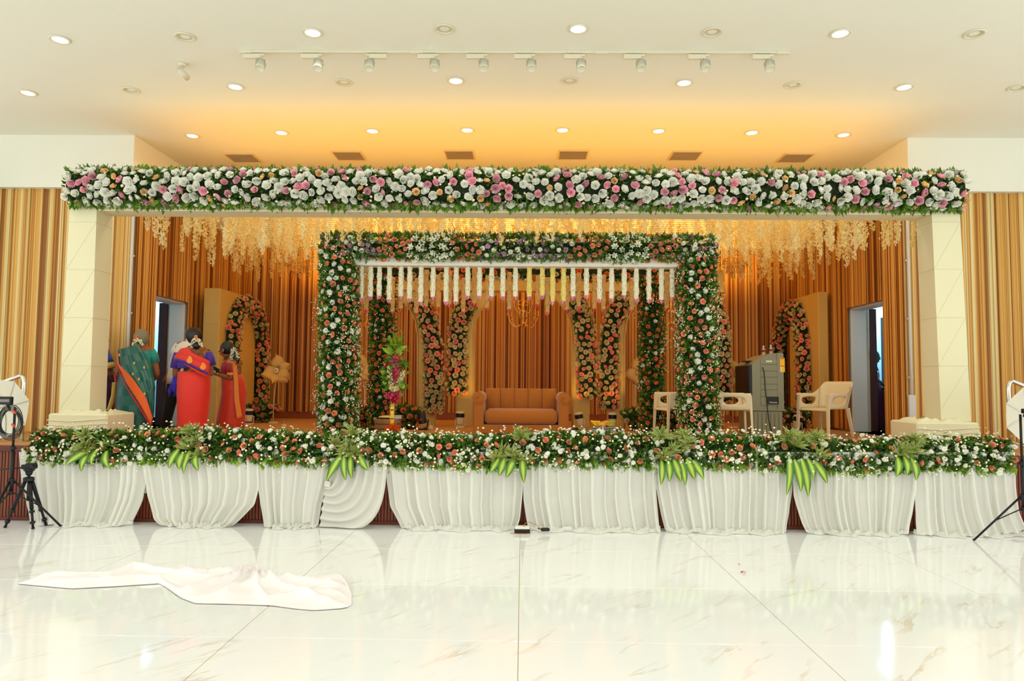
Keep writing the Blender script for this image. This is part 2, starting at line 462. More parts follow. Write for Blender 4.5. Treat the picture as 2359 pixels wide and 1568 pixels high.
def curtain(name, label, base, pieces, group='striped satin curtains'):
    t = thing(name, (0, 0, 0), label, 'curtain', group)
    for k, a in enumerate(pieces): curtain_piece('cloth', *a, t)if False else curtain_piece('cloth', a[0], a[1], a[2], a[3], a[4], a[5], a[6], a[7], t, a[8], a[9] if len(a) > 9 else True)
    return t
HEM = STAGE + .13
curtain('curtain', 'gold and brown striped curtain left of the flower gate, below the cream soffit', None, [((-9.9, YW + .16), (XL + .07, YW + .16), .02, SOF + .01, (0, -1), .03, .19, 3, 0.0)])
curtain('curtain', 'gold and brown striped curtain right of the flower gate, below the cream soffit', None, [((XR - .07, YW + .16), (9.9, YW + .16), .02, SOF + .01, (0, -1), .03, .19, 4, 5.0)])
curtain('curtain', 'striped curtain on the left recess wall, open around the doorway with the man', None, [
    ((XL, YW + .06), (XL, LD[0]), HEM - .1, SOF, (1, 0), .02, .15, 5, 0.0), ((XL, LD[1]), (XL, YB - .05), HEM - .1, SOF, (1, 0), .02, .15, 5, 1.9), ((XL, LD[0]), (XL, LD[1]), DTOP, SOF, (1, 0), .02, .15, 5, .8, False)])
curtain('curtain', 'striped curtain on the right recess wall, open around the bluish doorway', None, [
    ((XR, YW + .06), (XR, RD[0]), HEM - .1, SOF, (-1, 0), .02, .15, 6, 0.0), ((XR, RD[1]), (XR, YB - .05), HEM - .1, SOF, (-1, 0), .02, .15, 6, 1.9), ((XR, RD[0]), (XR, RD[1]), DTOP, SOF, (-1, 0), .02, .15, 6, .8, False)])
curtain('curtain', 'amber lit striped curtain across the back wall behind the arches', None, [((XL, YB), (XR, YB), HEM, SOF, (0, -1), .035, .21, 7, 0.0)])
bb = MB().box(((XL + XR) / 2, YB - .03, STAGE + .075), (XR - XL, .05, .15), bev=.01).build('baseboard_back', mat('skirting', (160, 84, 40), .5)); struct('baseboard_back', bb, 'brown skirting board under the back curtain')

# doors and the little rooms behind them
def side_room(sgn, X, D, n):
    xo = X + sgn * .22
    t = bpy.data.objects.new('door_%d' % n, None); COL.objects.link(t); tag(t, 'open doorway in the %s recess wall' % ('left' if sgn < 0 else 'right'), None, None, 'structure')
    mb = MB()
    for y in D: mb.box((X + sgn * .11, y + (.02 if y == D[0] else -.02), (STAGE + DTOP) / 2), (.26, .04, DTOP - STAGE), bev=.006)
    mb.box((X + sgn * .11, (D[0] + D[1]) / 2, DTOP - .02), (.26, D[1] - D[0], .04), bev=.006)
    mb.build('door_frame', mat('frame_white', (222, 216, 204), .5), t)
    # white return wall beyond the far jamb, then the brown leaf folded back against it
    MB().box((xo + sgn * .02, D[1] + .06, (STAGE + DTOP) / 2), (.12, .12, DTOP - STAGE)).build('door_return', mat('return_paint', (232, 212, 180), .7), t)
    leaf = MB().box((0, 0, 0), (.14 if sgn < 0 else .11, .045, DTOP - STAGE - .03), bev=.005).build('door_leaf', DOORW, t); leaf.location = (xo + sgn * (.12 if sgn < 0 else .13), D[1] - .03, (STAGE + DTOP) / 2)
    hd = MB().tube([(0, -.03, -.07), (0, -.06, -.06), (0, -.06, .06), (0, -.03, .07)], .008, 6).build('door_handle', mat('steel', (190, 190, 185), .25, 1.0), leaf); hd.location = (sgn * .045, 0, -.1)
    # room
    x1 = X + sgn * 2.6
    mb = MB().box((x1 + sgn * .05, 12.2, 2.4), (.1, 5.4, 4.6)).box(((xo + x1) / 2, 14.85, 2.4), (abs(x1 - xo), .1, 4.6)).box(((xo + x1) / 2, YW + .52, 2.4), (abs(x1 - xo), .1, 4.6)).box(((xo + x1) / 2, 12.7, 3.9), (abs(x1 - xo), 4.4, .1))
    mb.build('wall_side_room', COOLW); o = bpy.data.objects['wall_side_room'] if n == 1 else bpy.data.objects['wall_side_room.001']; tag(o, 'pale blue walls of the side room', None, None, 'structure')
    MB().box(((xo + x1) / 2, 12.7, STAGE - .02), (abs(x1 - xo), 4.4, .04)).build('floor_side_room', mat('side_floor', (96, 98, 100), .6, noise=.2, nscale=20))
    o = bpy.data.objects['floor_side_room'] if n == 1 else bpy.data.objects['floor_side_room.001']; tag(o, 'grey floor of the side room', None, None, 'structure')
    lamp('side_room_lamp', 'POINT', (X + sgn * 1.6, 14.1, 3.3), 110 if sgn < 0 else 130, (.62, .86, 1.0), size=.15)
side_room(-1, XL, LD, 1); side_room(1, XR, RD, 2)

# white conduits in the corners of the recess
PIPE = mat('pvc_pipe', (214, 212, 204), .4)
for sgn, X, lab in ((-1, XL, 'white plastic conduit in the corner left of the curtained doorway'), (1, XR, 'white plastic conduit in the corner right of the curtained doorway')):
    x = X - sgn * .03 - (.02 if sgn < 0 else -.02)
    t = thing('conduit', (x, YW + .04, STAGE), lab, 'pipe')
    MB().tube([(0, 0, .02), (0, 0, 3.5)], .022, 10).build('pipe', PIPE, t, True)
    for z in (.9, 1.75, 2.6): MB().box((0, .02, z), (.07, .03, .03), bev=.006).build('clip', PIPE, t)
    if sgn > 0: MB().box((0, -.005, .34), (.10, .04, .62), bev=.015).build('trunking', PIPE, t)

# ------------------------------------------------------------------ white drapes along the stage front
SHEER = mat('sheer_white', (250, 248, 236), .75, spec=.15, trans=.2, alpha=.84)
DY = 8.09
def interp(pts, y):
    ys = [p[1] for p in pts]; xs = [p[0] for p in pts]; return np.interp(y, ys, xs)
def wpx(px, py):
    return at(px, py, DY)
def drape(label, L, Rr, bot, seed, nf=9, parent=None, botmid=None):
    t = thing('drape', (0, 0, 0), label, 'drape', 'white drapes along the stage front')
    r = np.random.default_rng(seed); nu, nv = 170, 30
    top = 1040; P = np.zeros((nu, nv, 3)); us = np.linspace(0, 1, nu)
    ph = r.uniform(0, 6, 4)
    fold = .35 * np.sin(us * nf * 2.7 + ph[0]) ; uk = -.02; ridges = []
    while uk < 1.03:   # narrow gathered ridges with flat cloth between them
        wk = r.uniform(.10, .20) / nf; ak = r.uniform(.7, 1.35); dd = (us - uk); fold = fold + ak * np.where(dd < 0, np.exp(-(dd / (wk * .45)) ** 2), np.exp(-(dd / (wk * 1.7)) ** 2)); ridges.append((uk, wk)); uk += r.uniform(.5, 1.2) / nf
    for j, v in enumerate(np.linspace(0, 1, nv)):
        for i, u in enumerate(us):
            b = bot[0] + (bot[1] - bot[0]) * u + (botmid or 8) * math.sin(PI * u)
            py = top + (b - top) * v
            xl = interp(L, py); xr = interp(Rr, py)
            uu = u + .012 * math.sin(5 * v + ph[3] + u * 9) * v * (1 - u) * u * 4
            p = wpx(xl + (xr - xl) * uu, py)
            k = .022 + .040 * v
            p[1] -= fold[i] * k + .025 + .10 * v ** 5 + (.05 * v ** 2 * math.sin(PI * u))
            p[2] = max(p[2], .012 + .008 * math.sin(u * 31 + seed))
            P[i, j] = p
    c = grid('cloth', P, SHEER, t, thick=.0)
    # the gathered ridges are folded over: two more layers of cloth right behind them
    Vs, Fs, nn = [], [], 0
    for uk, wk in ridges:
        cols = [i for i in range(nu) if uk - .5 * wk <= us[i] <= uk + 1.3 * wk]
        if len(cols) < 2: continue
        for lay in (.006, .012):
            Q = P[cols].copy(); Q[..., 1] += lay; a_, b_ = Q.shape[:2]; idx = np.arange(a_ * b_).reshape(a_, b_) + nn
            Fs.append(np.stack([idx[:-1, :-1], idx[1:, :-1], idx[1:, 1:], idx[:-1, 1:]], -1).reshape(-1, 4)); Vs.append(Q.reshape(-1, 3)); nn += a_ * b_
    o = link('inner_folds', mesh_np('inner_folds', np.concatenate(Vs), np.concatenate(Fs), SHEER, smooth=True), t); o['kind'] = 'stuff'
    # puddled hem
    n = 90; m = 9; H = np.zeros((n, m, 3))
    a = wpx(interp(L, bot[0]), bot[0]); b = wpx(interp(Rr, bot[1]), bot[1])
    for i in range(n):
        s = i / (n - 1); x = a[0] + (b[0] - a[0]) * s
        wv = .085 + .04 * math.sin(s * 17 + seed) + .02 * math.sin(s * 41 + 2 * seed)
        wv *= min(1, 6 * s + .25, 6 * (1 - s) + .25)
        y0 = DY - .09 - .05 * math.sin(PI * s)
        for k in range(m):
            q = k / (m - 1); an = PI * q
            H[i, k] = (x + .01 * math.sin(k * 3 + i), y0 - wv * 1.15 * (q - .35) * 1.6, .004 + abs(math.sin(an)) * (.034 + .016 * math.sin(s * 53 + k * 1.3 + seed) + .012 * math.sin(s * 97 - k * 2.1)))
    grid('hem', H, SHEER, t)
    return t
drape('white sheer drape furthest left, behind the small tripod', [(48, 1040), (56, 1110), (72, 1160), (92, 1200)], [(340, 1040), (340, 1110), (334, 1150), (316, 1202)], (1196, 1200), 1, 10)
drape('white sheer drape with both lower corners swept in, second from the left tripod', [(330, 1040), (336, 1080), (348, 1140), (368, 1190), (398, 1212)], [(597, 1040), (601, 1120), (592, 1160), (560, 1195), (540, 1212)], (1210, 1210), 2, 10)
drape('narrow white drape left of the looped swag', [(593, 1040), (597, 1110), (606, 1160), (622, 1215)], [(765, 1040), (756, 1110), (742, 1160), (736, 1220)], (1214, 1220), 3, 6)
drape('white sheer drape left of the dark gap with the cables', [(886, 1040), (892, 1110), (900, 1165), (930, 1215)], [(1206, 1040), (1204, 1130), (1198, 1190), (1184, 1232)], (1216, 1232), 5, 12)
drape('white sheer drape right of the dark gap with the cables', [(1203, 1040), (1206, 1150), (1212, 1190), (1222, 1235)], [(1512, 1040), (1510, 1130), (1514, 1200), (1518, 1230)], (1234, 1226), 6, 11)
drape('white sheer drape whose folds sweep left, third from the right end', [(1505, 1040), (1510, 1120), (1520, 1180), (1530, 1228)], [(1826, 1040), (1824, 1130), (1815, 1180), (1802, 1226)], (1226, 1224), 7, 12)
drape('white sheer drape with a switch plate showing through, second from the right end', [(1820, 1040), (1823, 1140), (1838, 1200), (1852, 1235)], [(2112, 1040), (2106, 1130), (2094, 1180), (2076, 1226)], (1232, 1226), 8, 11)
drape('white sheer drape at the right end of the stage front', [(2098, 1040), (2102, 1130), (2100, 1180), (2094, 1222)], [(2334, 1040), (2336, 1120), (2340, 1180), (2348, 1218)], (1222, 1214), 9, 9)
t = thing('drape', (0, 0, 0), 'white drape looped up into a swag with curved folds', 'drape', 'white drapes along the stage front')
nu, nv = 70, 40; P = np.zeros((nu, nv, 3))
for i in range(nu):
    u = i / (nu - 1); T = np.array([762 + 130 * u, 1045]); c1 = np.array([768 + 134 * u, 1062 + 135 * u]); c2 = np.array([762 + 95 * u ** 1.3, 1112 + 118 * u]); E = np.array([756 - 16 * u, 1112 + 106 * u ** 1.4])
    for j in range(nv):
        s = j / (nv - 1); q = T * (1 - s) ** 3 + 3 * c1 * s * (1 - s) ** 2 + 3 * c2 * s * s * (1 - s) + E * s ** 3
        p = wpx(q[0], q[1]); p[1] -= .04 + .028 * math.sin(u * 2 * PI * 6.5 + .6 * s) + .12 * math.sin(PI * s) * u + .05 * u * s; p[2] = max(p[2], .012)
        P[i, j] = p
grid('cloth', P, SHEER, t)
p = wpx(757, 1113); kn = MB()
for k in range(7): kn.ball((p[0] + .02 * math.cos(k * 2.1), p[1] - .06 + .012 * math.sin(k * 1.7), p[2] + .018 * math.sin(k * 2.9)), (.026, .02, .022), 8, 5)
kn.build('tie_knot', SHEER, t, True)

# switch plates on the stage front
for k, (x0, x1, y, lab) in enumerate([(331, 346, 1127, 'cream switch plate in the gap between the two leftmost drapes'), (1026, 1074, 1147, 'cream switch plate behind the drape left of the cable gap, further from it'),
        (1140, 1184, 1152, 'cream switch plate behind the drape left of the cable gap, next to it'), (1265, 1313, 1152, 'cream switch plate behind the drape right of the cable gap, next to it'),
        (1441, 1491, 1152, 'cream switch plate behind the drape right of the cable gap, further from it'), (1983, 2028, 1146, 'cream switch plate behind the drape second from the right end')]):
    a = at(x0, y, 8.18); b = at(x1, y, 8.18); wd = b[0] - a[0]
    t = thing('switch_plate', ((a[0] + b[0]) / 2, 8.19, a[2]), lab, 'switch', 'switch plates on the stage front')
    MB().box((0, -.008, 0), (wd, .016, .085), bev=.004).build('plate', WHITEP, t)
    for q in range(4 if wd > .15 else 2): MB().box((-wd * .38 + q * .03, -.018, 0), (.022, .008, .045), bev=.002).build('rocker', WHITEP, t)
    if wd > .15: MB().lathe([(.028, 0), (.026, .006), (.001, .006)], (wd * .28, -.016, 0), 12, M=((1, 0, 0), (0, 0, -1), (0, 1, 0))).build('socket', WHITEP, t)
# ================================================================== FLOWERS
def nrmz(a): return a / (np.linalg.norm(a, axis=-1, keepdims=True) + 1e-9)

def frames(d, rng):
    """rotation matrices (N,3,3) whose third column is d, with random roll"""
    d = nrmz(np.asarray(d, float)); r = nrmz(rng.normal(size=d.shape)); x = nrmz(np.cross(r, d)); y = np.cross(d, x)
    return np.stack([x, y, d], -1)

def bake(V, F, M, T):
    """many transformed copies of one small shape as arrays; M (N,3,3) includes scale"""
    N = len(T); W = np.einsum('nij,kj->nki', M, V) + T[:, None, :]
    F = np.asarray(F); FF = F[None] + (np.arange(N) * len(V))[:, None, None]
    return W.reshape(-1, 3), FF.reshape(-1, F.shape[1])

def rose_arrays(seed=0):
    r = random.Random(seed); V = []; F = []
    for n, prof, wrap, off in ((5, [(.12, -.10), (.72, .10), (1.0, .42)], .80, 0), (4, [(.1, 0), (.58, .25), (.70, .66)], .98, .5), (3, [(.06, .05), (.34, .35), (.36, .80)], 1.25, .2), (2, [(.02, .1), (.14, .5), (.13, .84)], 1.7, .9)):
        for k in range(n):
            a0 = 2 * PI * (k + off) / n + r.uniform(-.15, .15); b = len(V); lift = r.uniform(-.06, .06)
            for i, (rad, h) in enumerate(prof):
                for t in (-1, 0, 1):
                    a = a0 + t * wrap * (.55 if i == 0 else 1); dr = (1 + .08 * (t == 0)) * rad if i == 2 else rad
                    V.append((dr * math.cos(a), dr * math.sin(a), h + (lift if i == 2 else 0) - (.16 * (t != 0) if i == 2 else 0)))
            for i in range(2):
                for t in range(2): F.append((b + i * 3 + t, b + i * 3 + t + 1, b + (i + 1) * 3 + t + 1, b + (i + 1) * 3 + t))
    return np.array(V), np.array(F)

def mum_arrays(seed=0, layers=((13, .12, 1.0), (11, .5, .86), (8, .9, .62), (5, 1.3, .4))):
    r = random.Random(seed); V = []; F = []
    for n, el, ln in layers:
        for k in range(n):
            a = 2 * PI * (k + r.uniform(-.2, .2)) / n; e = el + r.uniform(-.1, .1); L = ln * r.uniform(.85, 1.1); wd = .17
            c, s = math.cos(a), math.sin(a); b = len(V)
            for q, ww, dz in ((.05, .4, 0), (.6, 1, .0), (1, .25, -.06)):
                x = q * L * math.cos(e); z = q * L * math.sin(e) + dz
                V += [(x * c - ww * wd * s, x * s + ww * wd * c, z), (x * c + ww * wd * s, x * s - ww * wd * c, z)]
            F += [(b, b + 1, b + 3, b + 2), (b + 2, b + 3, b + 5, b + 4)]
    return np.array(V), np.array(F)

def lily_arrays(seed=0):
    r = random.Random(seed); V = []; F = []
    for k in range(6):
        a = 2 * PI * k / 6 + r.uniform(-.1, .1); c, s = math.cos(a), math.sin(a); b = len(V)
        for rad, h, wd in ((.08, -.8, .05), (.25, .0, .24), (.62, .55, .28), (1.0, .70, .05)):
            V += [(rad * c - wd * s, rad * s + wd * c, h), (rad * c + wd * s, rad * s - wd * c, h)]
        for i in range(3): F.append((b + 2 * i, b + 2 * i + 1, b + 2 * i + 3, b + 2 * i + 2))
    return np.array(V), np.array(F)

BUD_V = np.array([(1, 0, 0), (0, 1, 0), (-1, 0, 0), (0, -1, 0), (0, 0, .8), (0, 0, -.8)]) ; BUD_F = np.array([(0, 1, 4), (1, 2, 4), (2, 3, 4), (3, 0, 4), (1, 0, 5), (2, 1, 5), (3, 2, 5), (0, 3, 5)])
LEAF_V = np.array([(0, 0, 0), (-.26, .04, .42), (0, -.05, .46), (.26, .04, .42), (0, -.14, 1.0)]); LEAF_F = np.array([(0, 2, 1), (0, 3, 2), (1, 2, 4), (2, 3, 4)])

PET = dict(
    white=mat('rose_white', (252, 251, 240), .65, spec=.15, obj=.04, trans=.25), pink=mat('rose_pink', (246, 182, 194), .6, spec=.15, obj=.16, trans=.12),
    peach=mat('rose_peach', (252, 212, 150), .6, spec=.15, obj=.12, trans=.15), salmon=mat('rose_salmon', (255, 170, 132), .6, spec=.15, obj=.14, trans=.12),
    orange=mat('rose_orange', (250, 142, 84), .6, spec=.15, obj=.18, trans=.1), cream=mat('rose_cream', (232, 208, 150), .65, spec=.15, obj=.1, trans=.12),
    mum=mat('mum_white', (253, 251, 234), .7, spec=.1, obj=.04, trans=.25), purple=mat('mum_purple', (186, 140, 172), .65, spec=.1, obj=.2),
    red=mat('petal_red', (186, 34, 44), .6, spec=.15, island=.25), magenta=mat('petal_magenta', (222, 78, 122), .6, spec=.15, island=.25), lily=mat('lily_white', (246, 246, 226), .6, spec=.15, obj=.05, trans=.2))
MASSM = dict(white=mat('mass_white', (252, 251, 240), .65, island=.05, trans=.25), mum=mat('mass_mum', (253, 251, 234), .7, island=.05, trans=.25), salmon=mat('mass_salmon', (255, 178, 150), .6, island=.15))
BUDM = mat('bud_cream', (244, 238, 200), .7, island=.1)
GREEN_D = mat('leaf_dark', (76, 112, 34), .5, spec=.35, island=.45, trans=.12)
GREEN_M = mat('leaf_mid', (104, 144, 42), .5, spec=.35, island=.4, trans=.2)
GREEN_B = mat('leaf_bright', (140, 178, 52), .5, spec=.35, island=.35, trans=.25)
CORE_G = mat('foam_green', (30, 44, 18), .9)
ROSE = {}
def flower_mesh(kind, col, v):
    key = (kind, col, v)
    if key not in ROSE:
        V, F = {'rose': rose_arrays, 'mum': mum_arrays, 'lily': lily_arrays}[kind](v)
        ROSE[key] = mesh_np('%s_%s' % (col, kind), V, F, PET[col], smooth=(kind == 'rose'))
    return ROSE[key]

class Strip:
    """half-round flower bed along a path: width 2w across, bulging b towards front"""
    def __init__(s, path, front, w, b):
        s.p = np.array(path, float); s.w = w; s.b = b
        seg = np.linalg.norm(np.diff(s.p, axis=0), axis=1); s.cum = np.concatenate([[0], np.cumsum(seg)]); s.L = s.cum[-1]
        f = np.array(front, float); s.f = np.broadcast_to(f, s.p.shape).copy()
    def frame(s, t):
        c = np.stack([np.interp(t, s.cum, s.p[:, k]) for k in range(3)], -1)
        f = np.stack([np.interp(t, s.cum, s.f[:, k]) for k in range(3)], -1)
        e = .06; a = np.stack([np.interp(np.clip(t - e, 0, s.L), s.cum, s.p[:, k]) for k in range(3)], -1); b = np.stack([np.interp(np.clip(t + e, 0, s.L), s.cum, s.p[:, k]) for k in range(3)], -1)
        tg = nrmz(b - a); sd = nrmz(np.cross(tg, f)); f = np.cross(sd, tg)
        return c, tg, sd, f
    def pos(s, t, a):
        t = np.asarray(t, float); a = np.asarray(a, float); c, tg, sd, f = s.frame(t); sa, ca = np.sin(a)[:, None], np.cos(a)[:, None]
        w = s.w if np.isscalar(s.w) else np.interp(t, s.w[0], s.w[1])[:, None]
        # squarish (superellipse) section
        S = np.sign(sa) * np.abs(sa) ** .75; C = np.sign(ca) * np.abs(ca) ** .75
        return c + sd * w * S + f * s.b * C, nrmz(sd * sa * s.b + f * ca * w)
    def darts(s, n, dmin, rng, amax=1.55, tries=40, old=None):
        cell = {}; out = []
        def key(q): return tuple(np.floor(q / dmin).astype(int))
        if old is not None:
            for q in old: cell.setdefault(key(q), []).append(q)
        T = rng.uniform(0, s.L, n * tries); A = rng.uniform(-amax, amax, n * tries); P, N = s.pos(T, A)
        for i in range(n * tries):
            k = key(P[i]); ok = True
            for dx in (-1, 0, 1):
                for dy in (-1, 0, 1):
                    for dz in (-1, 0, 1):
                        for q in cell.get((k[0] + dx, k[1] + dy, k[2] + dz), ()):
                            if (q[0] - P[i][0]) ** 2 + (q[1] - P[i][1]) ** 2 + (q[2] - P[i][2]) ** 2 < dmin * dmin: ok = False; break
                        if not ok: break
                    if not ok: break
                if not ok: break
            if ok:
                cell.setdefault(k, []).append(P[i]); out.append(i)
                if len(out) >= n: break
        out = np.array(out, int)
        return T[out], A[out], P[out], N[out]
    def core(s, name, parent, base, inset=.8, m=None):
        n = max(6, int(s.L / .12)); t = np.linspace(0, s.L, n); an = np.linspace(-1.75, 1.75, 11); rows = []
        for a in an:
            c, tg, sd, f = s.frame(t); sa, ca = math.sin(a), math.cos(a)
            w = s.w if np.isscalar(s.w) else np.interp(t, s.w[0], s.w[1])[:, None]
            rows.append(c + sd * w * inset * np.sign(sa) * abs(sa) ** .75 + f * s.b * inset * np.sign(ca) * abs(ca) ** .75 - base)
        return grid(name, np.array(rows).transpose(1, 0, 2), m or CORE_G, parent)

def leaves(name, P, D, size, m, parent, base, rng, spread=.8, down=.25, wide=1.0, kind=True):
    d = nrmz(D + rng.normal(size=P.shape) * spread * .6 + np.array([0, 0, -down]))
    M = frames(d, rng); sc = size * rng.uniform(.6, 1.25, len(P)); M = M[:, :, [0, 1, 2]] * sc[:, None, None]
    M[:, :, 0] *= wide
    V, F = bake(LEAF_V, LEAF_F, M, P - base)
    o = link(name, mesh_np(name, V, F, m), parent)
    if kind: o['kind'] = 'stuff'
    return o

def put(kind, col, P, N, rad, parent, base, rng, name, tilt=.35, jit=.15):
    """flowers as parts: at most 300 single objects of one kind, the rest in one mesh"""
    d = nrmz(N + rng.normal(size=N.shape) * tilt); sc = rad * rng.uniform(1 - jit, 1 + jit, len(P))
    order = np.argsort(-(P @ -np.array(FWD)))  # nearest first
    M = frames(d, rng)
    one = order[:300]; rest = order[300:]
    for i in one:
        o = bpy.data.objects.new(name, flower_mesh(kind, col, int(i) % 3)); COL.objects.link(o); o.parent = parent
        mm = Matrix(M[i].tolist()); o.rotation_mode = 'QUATERNION'; o.rotation_quaternion = mm.to_quaternion(); o.location = P[i] - base; s = sc[i]; o.scale = (s, s, s)
    if len(rest):
        V, F = {'rose': rose_arrays, 'mum': mum_arrays, 'lily': lily_arrays}[kind](0)
        W, FF = bake(V, F, M[rest] * sc[rest][:, None, None], P[rest] - base)
        o = link(name + '_mass', mesh_np(name + '_mass', W, FF, MASSM[col], smooth=True), parent); o['kind'] = 'stuff'

def arrangement(name, label, cat, strip, kinds, dmin, foliage, seed, group=None, buds=0, bud_r=.012, amax=1.5, spray=None, inset=.8):
    """kinds: list of (kind, colour, part name, count, radius, chooser(t,a)->bool or None)"""
    rng = np.random.default_rng(seed); base = strip.p[0].copy()
    t = thing(name, base, label, cat, group)
    strip.core('moss_core', t, base, inset)
    for nm, cnt, size, m, arng, down, out in foliage:
        T = rng.uniform(0, strip.L, cnt); A = rng.uniform(arng[0], arng[1], cnt); P, N = strip.pos(T, A)
        leaves(nm, P - N * .03 + rng.normal(size=P.shape) * .012, N * out, size, m, t, base, rng, down=down)
    total = sum(k[3] for k in kinds)
    T, A, P, N = strip.darts(total, dmin, rng, amax)
    lab = np.full(len(T), -1)
    wts = np.array([k[3] for k in kinds], float)
    for i in range(len(T)):
        w = wts * np.array([1.0 if (k[5] is None or k[5](T[i], A[i])) else 0.0 for k in kinds])
        if w.sum() > 0: lab[i] = rng.choice(len(kinds), p=w / w.sum())
    for q, k in enumerate(kinds):
        sel = lab == q
        if not sel.any(): continue
        Ps, Ns = P[sel], N[sel]
        if len(k) > 6:   # sprays of several heads on one stem
            Ps = np.repeat(Ps, k[6], 0); Ns = nrmz(np.repeat(Ns, k[6], 0) + rng.normal(size=Ps.shape) * .35); Ps = Ps + rng.normal(size=Ps.shape) * k[4] * .85 + Ns * .012
        put(k[0], k[1], Ps + Ns * k[4] * .15, Ns, k[4], t, base, rng, k[2])
    if buds:
        T2 = rng.uniform(0, strip.L, buds); A2 = rng.uniform(-amax, amax, buds); P2, N2 = strip.pos(T2, A2)
        if spray:   # little sprays: several buds round each point
            P2 = np.repeat(P2 + N2 * .03, spray, 0) + rng.normal(size=(buds * spray, 3)) * .034; N2 = np.repeat(N2, spray, 0)
        V, F = bake(BUD_V, BUD_F, frames(N2, rng) * (bud_r * rng.uniform(.6, 1.3, len(P2)))[:, None, None], P2 + N2 * .02 - base)
        o = link('bud_spray', mesh_np('bud_spray', V, F, BUDM), t); o['kind'] = 'stuff'
    return t

# ---- the big flower beam of the outer gate
GY = 9.0
zt, zb = at(1190, 392, GY - .1)[2], at(1190, 474, GY - .1)[2]
xa, xb = at(158, 430, GY - .1)[0], at(2218, 435, GY - .1)[0]
zc = (zt + zb) / 2
beam = Strip([(x, GY - .02, zc) for x in np.linspace(xa, xb, 30)], (0, -1, 0), (zt - zb) / 2 - .02, .17)
T_BEAM = arrangement('flower_beam', 'long flower beam of white, pink and peach roses spanning the outer stage gate', 'flower beam', beam,
    [('rose', 'white', 'white_rose', 620, .057, None), ('rose', 'pink', 'pink_rose', 185, .055, None), ('rose', 'peach', 'peach_carnation', 110, .046, None)], .088,
    [('foliage', 7000, .075, GREEN_D, (-1.6, 1.6), .1, 1.0), ('upper_sprigs', 1500, .11, GREEN_M, (-1.75, -1.2), -.5, 1.0), ('hanging_sprigs', 1900, .115, GREEN_M, (1.15, 1.75), .75, .9)], 21, buds=420, bud_r=.02, amax=1.5)

# ---- flower bed along the stage edge
by = 8.22
xa, xb = at(60, 1020, 8.0)[0], at(2338, 1025, 8.0)[0]
bed = Strip([(x, by, .825 + .02 * math.sin(x * 1.3) + .012 * math.sin(x * 3.1)) for x in np.linspace(xa, xb, 60)], nrmz(np.array([0, -.94, .34])), .185, .20)
T_BED = arrangement('stage_edge_flower_bed', 'long low bed of salmon roses and white chrysanthemums along the stage edge', 'flower bed', bed,
    [('rose', 'salmon', 'salmon_rose', 290, .035, lambda t, a: a < 1.05), ('mum', 'mum', 'white_chrysanthemum', 250, .033, None, 3)], .078,
    [('foliage', 9000, .075, GREEN_D, (-1.6, 1.2), .05, 1.0), ('light_foliage', 3600, .07, GREEN_M, (-1.5, 1.4), .1, 1.1), ('hanging_leaves', 4600, .085, GREEN_B, (.8, 1.75), .8, .9)], 33, buds=600, bud_r=.013, spray=3)

# ---- inner canopy: white frame, four flower pillars, flowered front beam
MY, MB2 = 9.65, 11.2
WHITEC = mat('white_cloth', (238, 236, 220), .7)
def pil(px_top, px_bot, ytop, ybot, Y, front_w, b, label, seed, kinds, dmin, fol, buds):
    front_w *= .9
    a = at(px_top, ytop, Y); c = at(px_bot, ybot, Y); c[2] = STAGE + .02; a[1] = c[1] = Y + .1
    s = Strip([c + (a - c) * q for q in np.linspace(0, 1, 16)], (0, -1, 0), front_w, b)
    return arrangement('flower_pillar', label, 'flower pillar', s, kinds, dmin, fol, seed, 'flower pillars of the inner canopy', buds=buds, bud_r=.009, spray=7, amax=1.75)
FP = [('foliage', 3600, .075, GREEN_D, (-1.9, 1.9), .05, 1.0), ('light_foliage', 1300, .075, GREEN_M, (-1.9, 1.9), .0, 1.1)]
pil(780, 776, 565, 1008, MY, .27, .26, 'tall front flower pillar of salmon roses and white chrysanthemums, left of the sofa', 41, [('rose', 'salmon', 'salmon_rose', 190, .037, None), ('mum', 'mum', 'white_chrysanthemum', 110, .046, None)], .086, FP, 130)
pil(1606, 1612, 575, 1012, MY, .27, .26, 'tall front flower pillar of salmon roses and white chrysanthemums, with white chairs beside it', 42, [('rose', 'salmon', 'salmon_rose', 190, .037, None), ('mum', 'mum', 'white_chrysanthemum', 110, .046, None)], .086, FP, 150)
FB = [('foliage', 2600, .08, GREEN_D, (-1.9, 1.9), .1, 1.0), ('light_foliage', 300, .07, GREEN_M, (-1.9, 1.9), .1, 1.0)]
pil(880, 876, 640, 990, MB2, .19, .2, 'dark rear flower pillar with small orange roses, behind the yellow wrapped post', 43, [('rose', 'orange', 'orange_rose', 150, .034, None), ('mum', 'mum', 'white_chrysanthemum', 18, .038, None)], .082, FB, 40)
pil(1503, 1503, 640, 992, MB2, .19, .2, 'dark rear flower pillar with small orange roses, behind the fruit tray', 44, [('rose', 'orange', 'orange_rose', 150, .034, None), ('mum', 'mum', 'white_chrysanthemum', 18, .038, None)], .082, FB, 40)

